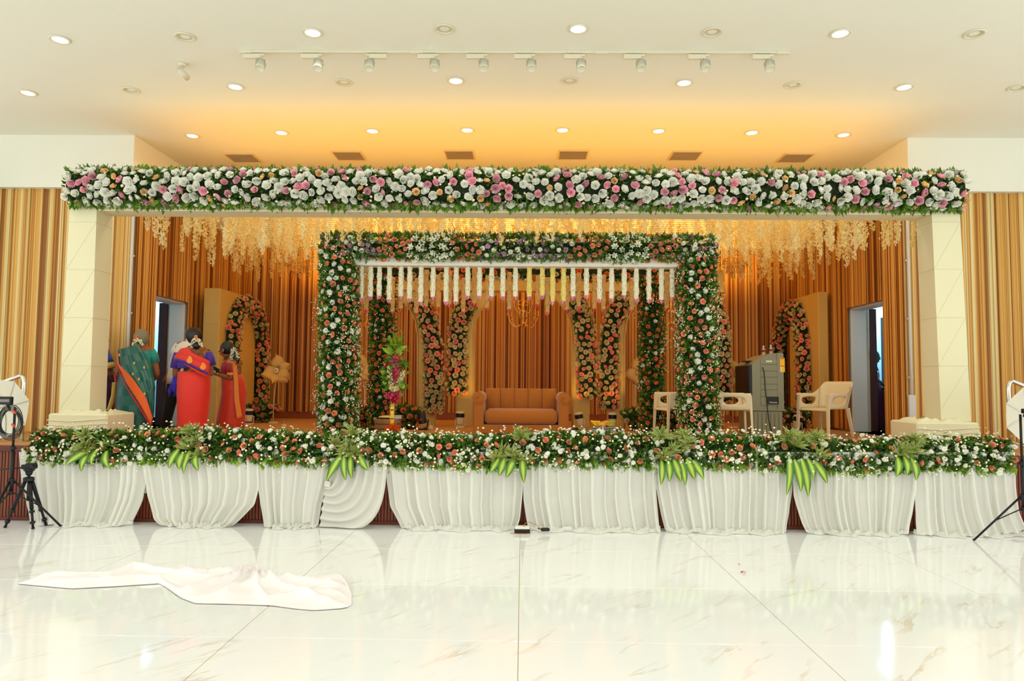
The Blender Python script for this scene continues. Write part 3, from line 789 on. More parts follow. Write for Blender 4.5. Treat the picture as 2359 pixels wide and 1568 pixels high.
fr = thing('canopy_frame', (0, MY, STAGE), 'white cloth wrapped beam frame of the inner flower canopy', 'canopy frame')
bz0, bz1 = at(1190, 611, MY - .05)[2], at(1190, 552, MY - .05)[2]
fx0, fx1 = at(745, 580, MY)[0], at(1645, 580, MY)[0]
for nm, c, d in (('front_beam', ((fx0 + fx1) / 2, MY + .12, (bz0 + bz1) / 2), (fx1 - fx0, .24, bz1 - bz0)), ('rear_beam', ((fx0 + fx1) / 2 , MB2 + .12, (bz0 + bz1) / 2 - .02), (fx1 - fx0 - .3, .2, .2)),
                 ('side_beam', (fx0 + .12, (MY + MB2) / 2 + .12, (bz0 + bz1) / 2 - .02), (.2, MB2 - MY - .1, .2)), ('side_beam', (fx1 - .12, (MY + MB2) / 2 + .12, (bz0 + bz1) / 2 - .02), (.2, MB2 - MY - .1, .2))):
    MB().box((c[0], c[1] - MY, c[2] - STAGE), d, bev=.012).build(nm, WHITEC, fr)
for y in (10.5, MB2 - .08): MB().tube([(fx0 + .2, y - MY, bz0 + .108 - STAGE), (fx1 - .2, y - MY, bz0 + .108 - STAGE)], .005, 6).build('cross_rod', mat('rod_brown', (120, 90, 40), .8), fr)
X = lambda px: at(px, 575, MY)[0] - fx0
def seg(*r): return lambda t, a: any(X(p) <= t <= X(q) for p, q in r)
wp = ((735, 868), (1098, 1318), (1545, 1660)); pe = ((860, 950), (1040, 1105), (1312, 1402)); li = ((945, 1048), (1395, 1492)); pk = ((1488, 1562),)
s = Strip([(x, MY - .01, (bz0 + bz1) / 2 + .07) for x in np.linspace(fx0, fx1, 24)], (0, -1, 0), .17, .13)
arrangement('flower_beam', 'flowered front beam of the inner canopy with alternating roses, lilies and purple chrysanthemums', 'flower beam', s,
    [('mum', 'mum', 'white_chrysanthemum', 150, .042, seg(*wp)), ('mum', 'purple', 'purple_chrysanthemum', 100, .038, seg(*wp)), ('rose', 'salmon', 'salmon_rose', 190, .035, seg(*(pe + pk))), ('lily', 'lily', 'white_lily', 170, .05, seg(*li)), ('rose', 'pink', 'pink_rose', 60, .036, seg(*pk))], .075,
    [('foliage', 2600, .08, GREEN_D, (-1.6, 1.2), .0, 1.0), ('light_foliage', 1500, .08, GREEN_M, (-1.7, 1.5), .05, 1.1)], 45, buds=60, bud_r=.009, spray=4, inset=.45)
s = Strip([(x, MB2 + .02, (bz0 + bz1) / 2 + .0) for x in np.linspace(fx0 + .3, fx1 - .3, 16)], (0, -1, 0), .14, .1)
arrangement('flower_beam', 'orange rose beam at the rear of the inner canopy, behind the hanging garlands', 'flower beam', s, [('rose', 'orange', 'orange_rose', 60, .045, None), ('rose', 'cream', 'cream_rose', 40, .045, None)], .09,
    [('foliage', 900, .07, GREEN_D, (-1.6, 1.6), .2, 1.0)], 46)

# ---- garlands with lotus buds hanging from the canopy beams
GARM = dict(w=mat('garland_white', (250, 244, 212), .7, island=.08, trans=.12), y=mat('garland_yellow', (248, 226, 130), .7, island=.1, trans=.12), t=mat('garland_tan', (226, 186, 116), .7, island=.1, trans=.12))
BUDPK = mat('lotus_pink', (226, 140, 150), .5, obj=.15, trans=.1); BUDRD = mat('lotus_coral', (214, 92, 78), .5, obj=.15)
SEAM = mat('garland_string', (120, 90, 40), .8)
def garland_mesh(L, m, seed):
    rng = np.random.default_rng(seed); n = int(L / .0115); V = []; rad = .035
    z = -np.repeat(np.linspace(.01, L, n), 9); a = np.tile(np.arange(9) * 2 * PI / 9, n) + np.repeat(np.arange(n) * .35, 9) + rng.normal(size=n * 9) * .12
    rr = rad * (1 + .12 * np.sin(z * 37 + seed)) * rng.uniform(.85, 1.1, n * 9)
    P = np.stack([rr * np.cos(a) * .82, rr * np.sin(a) * .82, z], -1); D = np.stack([np.cos(a), np.sin(a), rng.normal(size=n * 9) * .5], -1)
    q = np.array([(.0, 0, .5), (.62, .62, 0), (-.62, .62, 0), (-.62, -.62, 0), (.62, -.62, 0)]); f = np.array([(0, 1, 2), (0, 2, 3), (0, 3, 4), (0, 4, 1)])
    V, F = bake(q, f, frames(D, rng) * (.0165 * rng.uniform(.8, 1.2, n * 9))[:, None, None], P)
    return mesh_np('strand', V, F, m)
BUDP = [(.002, .01), (.020, -.004), (.030, -.030), (.027, -.055), (.014, -.078), (.002, -.092)]
bud_me = {}
def bud_mesh(m):
    if m.name in bud_me: return bud_me[m.name]
    b = MB().lathe(BUDP[::-1], n=10)
    for k in range(5):
        a = k * 2 * PI / 5; c, s_ = math.cos(a), math.sin(a); V = []
        for i, (r, z) in enumerate(BUDP[1:5]):
            ww = (.012, .018, .016, .004)[i]; r += .004 + .003 * i
            V += [(r * c - ww * s_, r * s_ + ww * c, z), (r * c + ww * s_, r * s_ - ww * c, z)]
        b.add(V, [(0, 1, 3, 2), (2, 3, 5, 4), (4, 5, 7, 6)])
    bud_me[m.name] = b.mesh('bud', m, True); return bud_me[m.name]
gm = {(c, L): garland_mesh(L, GARM[c], i * 7 + j) for i, c in enumerate('wyt') for j, L in enumerate((.40, .46, .52))}
def garland(px, ybot, Y, col, budm, label, group, ztop):
    c = at(px, ybot, Y); x = c[0]; zbud = c[2]; L = ztop - (zbud + .085)
    t = thing('flower_garland', (x, Y, ztop), label, 'garland', group)
    want = min(L, .52 + .06 * (random.random() - .5)); key = min((.40, .46, .52), key=lambda q: abs(q - want)); k = want / key
    o = link('strand', gm[(col, key)], t); o.scale = (1, 1, k); o.location = (0, 0, -(L - want)); o.rotation_euler = (0, 0, random.uniform(0, 6))
    if L - want > .02: MB().tube([(0, 0, 0), (0, 0, -(L - want) - .02)], .003, 5).build('string', SEAM, t)
    b = link('bud', bud_mesh(budm), t); b.location = (0, 0, -L + .012); b.rotation_euler = (random.uniform(-.15, .15), random.uniform(-.15, .15), random.uniform(0, 6)); b.scale = (.85, .85, .85)
front = [831, 853, 873, 896, 923, 943, 969, 997, 1027, 1050, 1077, 1104, 1132, 1158, 1187, 1219, 1249, 1273, 1298, 1320, 1351, 1381, 1409, 1438, 1466, 1495, 1524, 1549]
for i, px in enumerate(front):
    yel = px in (1219, 1249, 1273, 1298)
    garland(px, 699 + random.uniform(-6, 9), MY + .12, 'y' if yel else 'w', BUDPK, ('pale yellow' if yel else 'cream white') + ' garland with pink lotus bud, %s from left in the front row' % ORD[i], 'front row of lotus garlands', bz0)
back = [843, 904, 923, 959, 981, 1009, 1035, 1067, 1092, 1122, 1173, 1238, 1261, 1306, 1333, 1369, 1390, 1455, 1536]
ra = [i for i in range(len(back))]
for i, px in enumerate(back):
    garland(px, 716 + random.uniform(-10, 16), MB2 - .08 if i % 2 else 10.5, 't', BUDRD, 'tan garland with coral lotus bud, %s from left in the rear rows' % ORD[i], 'rear rows of lotus garlands', bz0 + .1)

# ---- wisteria strings over the whole stage
WIST = [mat('wisteria_cream', (245, 222, 152), .7, island=.1, trans=.3, spec=.1), mat('wisteria_pale', (248, 236, 184), .7, island=.08, trans=.3, spec=.1)]
def strand_arrays(L, seed):
    rng = np.random.default_rng(seed); n = int(L * 76); z = -np.linspace(.02, L, n) + rng.normal(size=n) * .006
    sx = .018 * np.sin(z * 7 + seed) ; sy = .018 * np.cos(z * 6 + seed)
    k = 5; a = rng.uniform(0, 2 * PI, n); rad = .032 * np.interp(-z, [0, L * .8, L], [1.0, 1.0, .45]) * rng.uniform(.5, 1.35, n)
    C = np.stack([sx + rad * np.cos(a), sy + rad * np.sin(a), z], -1)
    out = np.stack([np.cos(a), np.sin(a), np.full(n, -.5)], -1)
    fr_ = frames(out, rng); th = np.arange(k) * 2 * PI / k
    pd = np.stack([np.cos(th), np.sin(th), np.full(k, .25)], -1)  # petals around the floret axis
    D = np.einsum('nij,kj->nki', fr_, pd).reshape(-1, 3); Cc = np.repeat(C, k, 0)
    q = np.array([(0, 0, 0), (-.34, 0, .55), (0, .08, 1.0), (.34, 0, .55)]); f = np.array([(0, 3, 2, 1)])
    V, F = bake(q, f, frames(D, rng) * (.028 * rng.uniform(.8, 1.25, len(D)))[:, None, None], Cc)
    st = MB().tube([(.018 * math.sin(-zz * 7 + seed), .018 * math.cos(-zz * 6 + seed), -zz) for zz in np.linspace(0, L, 8)], .004, 4)
    W = np.concatenate(st.v); F2 = np.array([x for x in st.f if len(x) == 4]) + len(V)
    return np.concatenate([V, W]), np.concatenate([F, F2])
SA = [strand_arrays(.72, k) for k in range(8)]
SM = [mesh_np('flower_string', V, F, WIST[k % 2]) for k, (V, F) in enumerate(SA)]
spots = []; WIRES = np.linspace(9.44, 13.44, 26)
rr = np.random.default_rng(5)
for j, y in enumerate(np.linspace(9.46, 13.3, 10)):
    n = 62 if j < 3 else 48
    for i in range(n):
        x = -5.28 + 10.5 * (i + .5 + rr.uniform(-.4, .4)) / n; yy = WIRES[int(np.argmin(abs(WIRES - (y + rr.uniform(-.14, .14)))))]
        if abs(x) < 2.75 and 9.45 < yy < 11.5 and rr.random() < .35: continue
        if rr.random() < .06 or (12.5 < yy < 13.0 and abs(x) < 3.9): continue
        spots.append((x, yy, 4.372, rr.uniform(.84, 1.26), rr.uniform(0, 6.28)))
spots.sort(key=lambda s_: s_[1])
for k, (x, y, z, sc, rz) in enumerate(spots[:300]):
    o = link('flower_string', SM[k % 8]); o.location = (x, y, z); o.rotation_euler = (0, 0, rz); o.scale = (1, 1, sc)
    tag(o, 'cream wisteria string in the ' + ('front' if y < 9.75 else 'inner') + ' rows, ' + ('left of the inner canopy' if x < -2.6 else 'right of the inner canopy' if x > 2.6 else 'above the inner canopy'), 'flower string', 'wisteria strings over the stage')
Vs, Fs, nn = [], [], 0
for k, (x, y, z, sc, rz) in enumerate(spots[300:]):
    V, F = SA[k % 8]; c, s_ = math.cos(rz), math.sin(rz)
    W = np.stack([V[:, 0] * c - V[:, 1] * s_ + x, V[:, 0] * s_ + V[:, 1] * c + y, V[:, 2] * sc + z], -1); Vs.append(W); Fs.append(F + nn); nn += len(W)
o = link('flower_string_mass', mesh_np('flower_string_mass', np.concatenate(Vs), np.concatenate(Fs), WIST[0]))
tag(o, 'mass of further cream wisteria strings behind the front rows over the stage', 'flower strings', None, 'stuff')
# net of wires the strings hang from
nw = MB()
for y in WIRES: nw.tube([(XL + .1, y, 4.372), (XR - .1, y, 4.372)], .003, 4)
for x in np.linspace(-5, 5, 9): nw.tube([(x, 9.2, 4.38), (x, 13.5, 4.38)], .006, 4)
tag(nw.build('wire_net', mat('wire', (150, 140, 110), .5, .6)), 'wire net above the stage carrying the wisteria strings', 'wire net', None, 'stuff')

# ---- leafy dracaena tufts in the bed, with long hanging leaves
def mat_drac(name, edge, mid, w):
    m = bpy.data.materials.new(name); m.use_nodes = True; nt = m.node_tree; N = nt.nodes; L = nt.links; b = N['Principled BSDF']
    uv = N.new('ShaderNodeUVMap'); sx = N.new('ShaderNodeSeparateXYZ'); L.new(uv.outputs[0], sx.inputs[0])
    a = N.new('ShaderNodeMath'); a.operation = 'SUBTRACT'; a.inputs[1].default_value = .5; L.new(sx.outputs[0], a.inputs[0])
    b2 = N.new('ShaderNodeMath'); b2.operation = 'ABSOLUTE'; L.new(a.outputs[0], b2.inputs[0])
    r = ramp(N, [(w - .13, mid), (w + .13, edge)]); L.new(b2.outputs[0], r.inputs[0]); L.new(r.outputs[0], b.inputs['Base Color']); b.inputs['Roughness'].default_value = .35
    return m
DR_BIG = mat_drac('corn_leaf', (62, 118, 28), (186, 204, 70), .20)
DR_SM = mat_drac('variegated_leaf', (210, 214, 112), (66, 100, 34), .29)
def blade(p0, p1, sag, w, twist=0.0, n=8, fold=.25, nrm=(0, -1, 0)):
    """leaf blade from p0 to p1: (n,5) surface"""
    p0 = np.array(p0, float); p1 = np.array(p1, float); nrm = np.array(nrm, float); P = np.zeros((5, n, 3))
    for j in range(n):
        s_ = j / (n - 1); c = p0 + (p1 - p0) * s_ + nrm * (math.sin(PI * s_) * sag); t = nrmz(p1 - p0); sd = nrmz(np.cross(t, nrm)); n2 = np.cross(sd, t)
        an = twist * s_; sd2 = sd * math.cos(an) + n2 * math.sin(an); n3 = n2 * math.cos(an) - sd * math.sin(an)
        wd = w * (max(.02, math.sin(PI * min(.98, .12 + .86 * s_ ** .85)) ** .8))
        for i in range(5):
            q = (i - 2) / 2; P[i, j] = c + sd2 * wd * q + n3 * abs(q) * wd * fold
    return P
TUFTS = [((222, 1012), 44, [((212, 1040), (149, 1072)), ((208, 1045), (187, 1086)), ((226, 1042), (211, 1073)), ((246, 1046), (251, 1078))], 'left end of the bed, below the left cloth pillar'),
    ((458, 1012), 44, [((412, 1042), (389, 1079)), ((424, 1048), (413, 1081)), ((438, 1046), (424, 1092)), ((452, 1050), (457, 1084))], 'below the woman in red'),
    ((797, 1018), 46, [((786, 1056), (753, 1107)), ((793, 1056), (797, 1106)), ((808, 1056), (811, 1102)), ((828, 1054), (848, 1083))], 'at the foot of the left front flower pillar'),
    ((1178, 1020), 44, [((1150, 1062), (1129, 1089)), ((1163, 1062), (1149, 1096)), ((1185, 1060), (1166, 1100)), ((1203, 1058), (1207, 1112))], 'in front of the sofa'),
    ((1555, 1024), 46, [((1524, 1068), (1522, 1116)), ((1539, 1066), (1542, 1109)), ((1552, 1066), (1569, 1109)), ((1566, 1066), (1579, 1117)), ((1582, 1064), (1600, 1104)), ((1596, 1068), (1621, 1104))], 'at the foot of the right front flower pillar'),
    ((1850, 1026), 46, [((1818, 1058), (1812, 1140)), ((1830, 1066), (1845, 1132)), ((1846, 1064), (1862, 1143)), ((1860, 1064), (1874, 1102)), ((1874, 1068), (1906, 1113))], 'in front of the grey air cooler'),
    ((2088, 1024), 26, [((2066, 1058), (2065, 1098)), ((2082, 1058), (2089, 1094)), ((2098, 1060), (2110, 1106))], 'below the right cloth pillar')]
for k, (c, rad, bigs, where) in enumerate(TUFTS):
    rng = np.random.default_rng(70 + k); b = at(c[0], c[1], 8.03)
    t = thing('dracaena_spray', b, 'variegated dracaena spray ' + where, 'leaf spray', 'dracaena sprays along the stage edge')
    Vs, Fs, Us, nn = [], [], [], 0; R0 = rad * 8 / 1640
    heads = [(rng.uniform(-.75, .75) * R0, rng.uniform(-.05, .05), rng.uniform(-.95, .5) * R0) for _ in range(8)]
    for h in heads:
        for q in range(24):
            el = rng.uniform(-.3, 1.3); az = rng.uniform(0, 2 * PI); L_ = rng.uniform(.10, .17)
            d = np.array([math.cos(az) * math.cos(el), -abs(math.sin(az)) * math.cos(el) * .8 - .1, math.sin(el) * .9])
            P = blade(np.array(h), np.array(h) + d * L_, rng.uniform(-.02, .03), .0095, n=5, nrm=nrmz(np.array([d[1] * .3, -1, .5])))
            idx = np.arange(25).reshape(5, 5); Fs.append(np.stack([idx[:-1, :-1], idx[1:, :-1], idx[1:, 1:], idx[:-1, 1:]], -1).reshape(-1, 4) + nn); nn += 25; Vs.append(P.reshape(-1, 3))
            u, v = np.meshgrid(np.linspace(0, 1, 5), np.linspace(0, 1, 5), indexing='ij'); Us.append(np.stack([u, v], -1).reshape(-1, 2))
    o = link('leaf_tuft', mesh_np('leaf_tuft', np.concatenate(Vs), np.concatenate(Fs), DR_SM, uv=np.concatenate(Us), smooth=True), t); o['kind'] = 'stuff'
    for q, (p, e) in enumerate(bigs):
        P = blade(at(p[0], p[1] - 8, 7.99) - b, at(e[0], e[1], 7.93) - b, .05, .040 + .008 * rng.random(), rng.uniform(-.7, .7), 10)
        grid('long_leaf', P, DR_BIG, t)
# ================================================================== CEILING FITTINGS
LAMP_ON = mat('lamp_lit', (255, 255, 250), .5, emit=((255, 252, 240), 6.0)); LAMP_OFF = mat('lamp_unlit', (206, 198, 166), .35); RIMW = mat('fitting_white', (226, 220, 194), .45)
ring_me = MB().lathe([(.075, 0), (.105, 0), (.108, -.006), (.098, -.014), (.080, -.012), (.075, .0)], n=24, cap=False).mesh('rim', RIMW, True)
lens_me = MB().lathe([(.001, -.004), (.05, -.005), (.078, -.003)], n=24, cap=False).mesh('lens', LAMP_ON, True)
refl_me = MB().lathe([(.001, .02), (.03, .018), (.045, .004), (.052, -.002), (.078, -.004)], n=24, cap=False).mesh('reflector', LAMP_OFF, True)
rows = [('front row above the hall', 0, 4), ('middle row in front of the track', 4, 9), ('row nearest the stage', 9, 17)]
def downlight(p, lit, label, group):
    c = atz(p[0], p[1], CEIL); t = thing('ceiling_downlight', (c[0], c[1], CEIL - .001), label, 'downlight', group)
    link('rim', ring_me, t); link('lens' if lit else 'reflector', lens_me if lit else refl_me, t)
for nm, a, b in (('row furthest from the stage', 0, 4), ('row just beyond the track', 4, 9), ('row nearest the stage', 9, 17)):
    for i in range(a, b): downlight(LIT[i], True, 'lit round ceiling downlight, %s from the left in the %s' % (ORD[i - a], nm), 'lit downlights')
for nm, a, b in (('row furthest from the stage', 0, 4), ('row just beyond the track', 4, 9)):
    for i in range(a, b): downlight(UNLIT[i], False, 'unlit ceiling downlight, %s unlit one from left in the %s' % (ORD[i - a], nm), 'unlit downlights')
c = atz(420, 146, CEIL); t = thing('ceiling_camera', (c[0], c[1], CEIL), 'small white bullet camera on the ceiling left of the track lights', 'camera')
MB().lathe([(.05, 0), (.05, -.02), (.035, -.035)], n=16).build('mount', RIMW, t, True); MB().tube([(0, 0, -.03), (.01, -.02, -.09)], .012, 8).build('arm', RIMW, t, True)
MB().tube([(.0, -.06, -.10), (.03, .08, -.14)], .035, 12).build('camera_body', RIMW, t, True)

# track rail with ten spots
TY = atz(1190, 121, CEIL - .02)[1]
t = thing('track_rail', (0, TY, CEIL), 'long white lighting track on the ceiling above the stage front', 'track rail')
x0, x1 = at(566, 132, TY)[0], at(1804, 129, TY)[0]
MB().box(((x0 + x1) / 2, 0, -.015), (x1 - x0, .036, .03), bev=.004).build('rail', RIMW, t)
for px in (566, 960, 1385, 1804): MB().box((at(px, 126, TY)[0], 0, -.018), (.14, .044, .036), bev=.004).build('connector', RIMW, t)
FINM = mat('lamp_head_grey', (206, 208, 200), .35, .3)
adap = MB().box((-.02, 0, -.055), (.19, .045, .05), bev=.005).box((.09, 0, -.04), (.05, .035, .025), bev=.005).mesh('adapter_box', RIMW)
brak = MB().tube([(.075, 0, -.04), (.075, 0, -.085)], .01, 8).tube([(.02, -.0, -.12), (.02, 0, -.09), (.13, 0, -.09), (.13, 0, -.14)], .006, 6).mesh('bracket', RIMW)
hM = Matrix.Rotation(math.radians(-24), 3, 'X')
head = MB().lathe([(.03, .07), (.045, .066), (.048, .0), (.052, -.05), (.050, -.056), (.044, -.05), (.001, -.046)], (.075, 0, -.155), 18, M=hM).mesh('lamp_head', RIMW, True)
fins = MB()
for k in range(13):
    a = PI * 2 * k / 13; fins.box((0, 0, 0), (.004, .012, .085), M=None); V = fins.v[-1]; R_ = np.array([[math.cos(a), -math.sin(a), 0], [math.sin(a), math.cos(a), 0], [0, 0, 1]])
    fins.v[-1] = ((V + np.array([0, .049, .012])) @ R_.T) @ np.array(hM).T + np.array([.075, 0, -.155])
fins = fins.mesh('cooling_fins', FINM)
for i, px in enumerate([600, 733, 851, 1001, 1114, 1224, 1339, 1477, 1625, 1773]):
    mir = -1 if px == 851 else 1
    s = thing('track_spotlight', (at(px, 150, TY)[0] - .075 * mir, TY, CEIL - .012), 'white track spotlight, %s from the left on the ceiling track' % ORD[i], 'spotlight', 'track spotlights')
    s.scale = (mir, 1, 1)
    for n_, m_ in (('adapter_box', adap), ('bracket', brak), ('lamp_head', head), ('cooling_fins', fins)): link(n_, m_, s)
# air vents
VENT = mat('vent_metal', (226, 202, 150), .5); VENTD = mat('vent_dark', (140, 114, 70), .7)
fr_v = MB().box((0, -.215, -.006), (.47, .02, .012)).box((0, .215, -.006), (.47, .02, .012)).box((-.225, 0, -.006), (.02, .43, .012)).box((.225, 0, -.006), (.02, .43, .012)).mesh('vent_frame', VENT)
bk_v = MB().box((0, 0, .004), (.44, .42, .004)).mesh('vent_back', VENTD)
blade_v = MB().box((0, 0, 0), (.44, .030, .003), M=Matrix.Rotation(math.radians(28), 3, 'X')).mesh('vent_blade', VENT)
for i, (px, py) in enumerate([(560, 363), (804, 358), (1059, 356), (1320, 356), (1578, 358), (1831, 363)]):
    c = atz(px, py, CEIL); t = thing('ceiling_vent', (c[0], c[1], CEIL - .004), 'square louvred ceiling vent, %s from the left above the flower beam' % ORD[i], 'vent', 'ceiling vents')
    link('vent_frame', fr_v, t); link('vent_back', bk_v, t)
    for k in range(12):
        o = link('vent_blade', blade_v, t); o.location = (0, -.19 + k * .0345, -.008)

# ================================================================== OUTER GATE
CLOTH = mat('cream_cloth', (236, 228, 188), .75, trans=.06, noise=.02, nscale=4); SEAM_SHADE = mat('cloth_seam', (220, 212, 174), .8)
def gate_pillar(label, tl, tr, bl, br, ped, sgn):
    Yf, Yk = GY, GY + .36
    c = [at(tl[0], tl[1], Yf), at(tr[0], tr[1], Yf), at(bl[0], bl[1], Yf), at(br[0], br[1], Yf)]
    base = np.array([(c[2][0] + c[3][0]) / 2, Yf + .18, STAGE]); t = thing('gate_pillar', base, label, 'pillar', 'cloth pillars of the outer gate')
    zt_ = at(1190, 440, GY)[2]; zb_ = c[2][2] - .02
    def ex(a, b, z): k = (z - b[2]) / (a[2] - b[2]); return b[0] + (a[0] - b[0]) * k
    R4 = lambda z, o=0.0: [(ex(c[0], c[2], z) - o, Yf - o, z), (ex(c[1], c[3], z) + o, Yf - o, z), (ex(c[1], c[3], z) + o, Yk + o, z), (ex(c[0], c[2], z) - o, Yk + o, z)]
    zs = np.linspace(zb_, zt_, 8); V = []; F = []
    for z in zs: V += R4(z)
    for i in range(7):
        for k in range(4): F.append((i * 4 + k, i * 4 + (k + 1) % 4, i * 4 + 4 + (k + 1) % 4, i * 4 + 4 + k))
    F.append((28, 29, 30, 31)); MB().add(np.array(V) - base, F).build('shaft', CLOTH, t)
    for py in (511, 620, 731, 842):  # shadows of the inner truss on the cloth, drawn as thin darker lines
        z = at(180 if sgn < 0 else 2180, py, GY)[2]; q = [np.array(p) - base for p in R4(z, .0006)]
        for i in range(4): MB().tube([q[i], q[(i + 1) % 4]], .0035, 5).build('seam', SEAM_SHADE, t)
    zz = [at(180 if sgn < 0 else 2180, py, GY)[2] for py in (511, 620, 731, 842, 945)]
    for i in range(4):  # diagonal truss shadows, drawn as darker lines too
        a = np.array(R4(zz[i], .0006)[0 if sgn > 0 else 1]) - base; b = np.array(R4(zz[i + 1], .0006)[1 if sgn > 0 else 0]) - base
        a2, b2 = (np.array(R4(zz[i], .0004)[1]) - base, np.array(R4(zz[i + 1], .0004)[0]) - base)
        MB().tube([a2, b2], .003, 5).build('seam', SEAM_SHADE, t)
    # pedestal with gathered cloth
    px0, px1, py0 = ped; a = at(px0, py0, Yf - .14); b = at(px1, py0, Yf - .14); top = a[2]
    cx = (a[0] + b[0]) / 2 - base[0]; wd = b[0] - a[0]
    MB().box((cx, 0, (top - STAGE) / 2), (wd, .64, top - STAGE), bev=.02).build('pedestal', CLOTH, t)
    n = 80; m = 7; P = np.zeros((n, m, 3))
    for i in range(n):
        s_ = i / n; ang = 2 * PI * s_; x = max(-1, min(1, 1.35 * math.cos(ang))); y = max(-1, min(1, 1.35 * math.sin(ang)))
        for j in range(m):
            q = j / (m - 1); k = .56 + .40 * q
            P[i, j] = (cx + x * wd / 2 * k, y * .33 * k, top - STAGE + .035 - .06 * q + .012 * math.sin(ang * 5 + j * .9) * (1 - q) + .012 * math.sin(ang * 13 + j))
    grid('gathered_cloth', P, CLOTH, t, closed=True)
    for k in range(4):
        z = (top - STAGE) * (.25 + .17 * k); MB().tube([(cx - wd / 2 - .004, -.325, z), (cx - wd * .1, -.329, z - .015), (cx + wd / 2 + .004, -.325, z + .02)], .006, 6).build('fold', CLOTH, t)
    return t
gate_pillar('tall cream cloth pillar of the outer stage gate, with women standing behind it', (160, 478), (223, 478), (136, 948), (206, 948), (110, 247, 952), -1)
gate_pillar('tall cream cloth pillar of the outer stage gate, right of the bluish doorway', (2146, 480), (2211, 478), (2168, 966), (2237, 968), (2112, 2257, 972), 1)
z0, z1 = at(1190, 489, GY)[2], at(1190, 400, GY)[2]; x0 = at(165, 440, GY)[0]; x1 = at(2206, 440, GY)[0]
t = thing('gate_beam', ((x0 + x1) / 2, GY + .18, z0), 'cream cloth covered box beam behind the long rose beam', 'beam')
MB().box((0, 0, (z1 - z0) / 2), (x1 - x0, .34, z1 - z0), bev=.012).build('cloth_box', CLOTH, t)
for k in range(13): MB().box((-(x1 - x0) / 2 + (k + .5) * (x1 - x0) / 13, -.171, (z1 - z0) / 2), (.012, .004, z1 - z0 - .02)).build('seam', SEAM_SHADE, t)

# ================================================================== BACKDROP ARCHES
PANEL = mat('arch_cloth', (214, 176, 96), .75, noise=.03, nscale=5); MOULD = mat('arch_moulding', (206, 160, 84), .6)
AY = 12.7
IN = [(113, 985), (113, 880), (113, 771), (109, 740), (99, 718), (83, 697), (57, 673), (54, 670)]
OUT = [(153, 985), (153, 880), (153, 771), (150, 735), (140, 705), (128, 683), (120, 672), (119, 670)]
def arch(cx, legs, label):
    base = at(cx, 985, AY); base[2] = STAGE; t = thing('backdrop_arch', base, label, 'arch', 'backdrop arches')
    for sg, kx in zip((-1, 1), legs):
        if kx is None: continue
        V = []; F = []
        for (a, ya), (b, yb) in zip(IN, OUT):
            a, b = a * kx, (a * kx + (b - a) * (1 if kx == 1 else .5))
            p = at(cx + sg * a, ya, AY) - base; q = at(cx + sg * b, yb, AY) - base
            if ya == 985: p[2] = q[2] = 0.0
            for dy in (0, .12): V += [p + (0, dy, 0), q + (0, dy, 0)]
        for i in range(len(IN) - 1):
            k = i * 4
            for f in ((k, k + 1, k + 5, k + 4), (k + 3, k + 2, k + 6, k + 7), (k + 1, k + 3, k + 7, k + 5), (k + 2, k, k + 4, k + 6)): F.append(f if sg > 0 else f[::-1])
        MB().add(np.array(V), F).build('arch_leg', PANEL, t)
    pts = [at(cx - a, y, AY) - base + (0, -.012, 0) for a, y in (IN if legs[0] else [])] + [at(cx + a, y, AY) - base + (0, -.012, 0) for a, y in IN[::-1]]
    MB().tube(pts, .016, 6).build('moulding', MOULD, t, True)
    return t
arch(849, (None, 1), 'tan cloth arch panel behind the yellow wrapped post'); arch(1205, (1, 1), 'tan cloth arch panel behind the sofa'); arch(1552, (1, .86), 'tan cloth arch panel behind the white chairs')
a = at(733, 668, AY); b = at(1668, 622, AY); base = np.array([(a[0] + b[0]) / 2, AY + .06, a[2]])
t = thing('backdrop_beam', base, 'tan cloth header beam lying across the three backdrop arches', 'beam')
h = b[2] - a[2]; MB().box((0, 0, h / 2), (b[0] - a[0], .16, h), bev=.01).build('cloth_box', PANEL, t)
MB().box((0, -.09, .012), (b[0] - a[0], .03, .024), bev=.006).build('moulding', MOULD, t); MB().box((0, -.085, h - .012), (b[0] - a[0], .02, .024), bev=.006).build('moulding', MOULD, t)
def rstrip(pts, wpx_, label, seed, n):
    P = np.array([at(x, y, AY - .03) for x, y in pts])
    # resample smoothly
    cum = np.concatenate([[0], np.cumsum(np.linalg.norm(np.diff(P, axis=0), axis=1))]); q = np.linspace(0, cum[-1], 20); P = np.stack([np.interp(q, cum, P[:, k]) for k in range(3)], -1)
    s = Strip(P[::-1], (0, -1, 0), wpx_ / 2 * AY / FOC * .9, .11)
    arrangement('rose_strip', label, 'rose strip', s, [('rose', 'cream', 'cream_rose', int(n * 1.1), .047, None), ('rose', 'salmon', 'salmon_rose', int(n * .40), .047, None)], .080,
        [('foliage', 800, .06, GREEN_D, (-1.75, 1.75), .1, 1.0)], seed, 'rose strips on the backdrop arches', amax=1.35)
rstrip([(958, 688), (975, 708), (989, 738), (998, 790), (1000, 850), (1000, 950)], 46, 'hanging strip of cream and salmon roses on the arch nearest the yellow wrapped post', 51, 125)
rstrip([(1085, 690), (1068, 715), (1057, 750), (1052, 800), (1053, 850), (1052, 908)], 46, 'hanging strip of cream and salmon roses up the left edge of the sofa arch', 52, 110)
rstrip([(1322, 690), (1337, 716), (1347, 752), (1350, 800), (1352, 850), (1354, 914)], 46, 'hanging strip of cream and salmon roses up the right edge of the sofa arch', 53, 110)
rstrip([(1446, 684), (1424, 708), (1410, 740), (1402, 800), (1402, 850), (1401, 940)], 46, 'hanging strip of cream and salmon roses nearest the right rear flower pillar', 54, 125)
rstrip([(1640, 690), (1654, 725), (1662, 770), (1665, 850), (1665, 928)], 36, 'strip of cream roses half hidden behind the right front flower pillar', 55, 95)

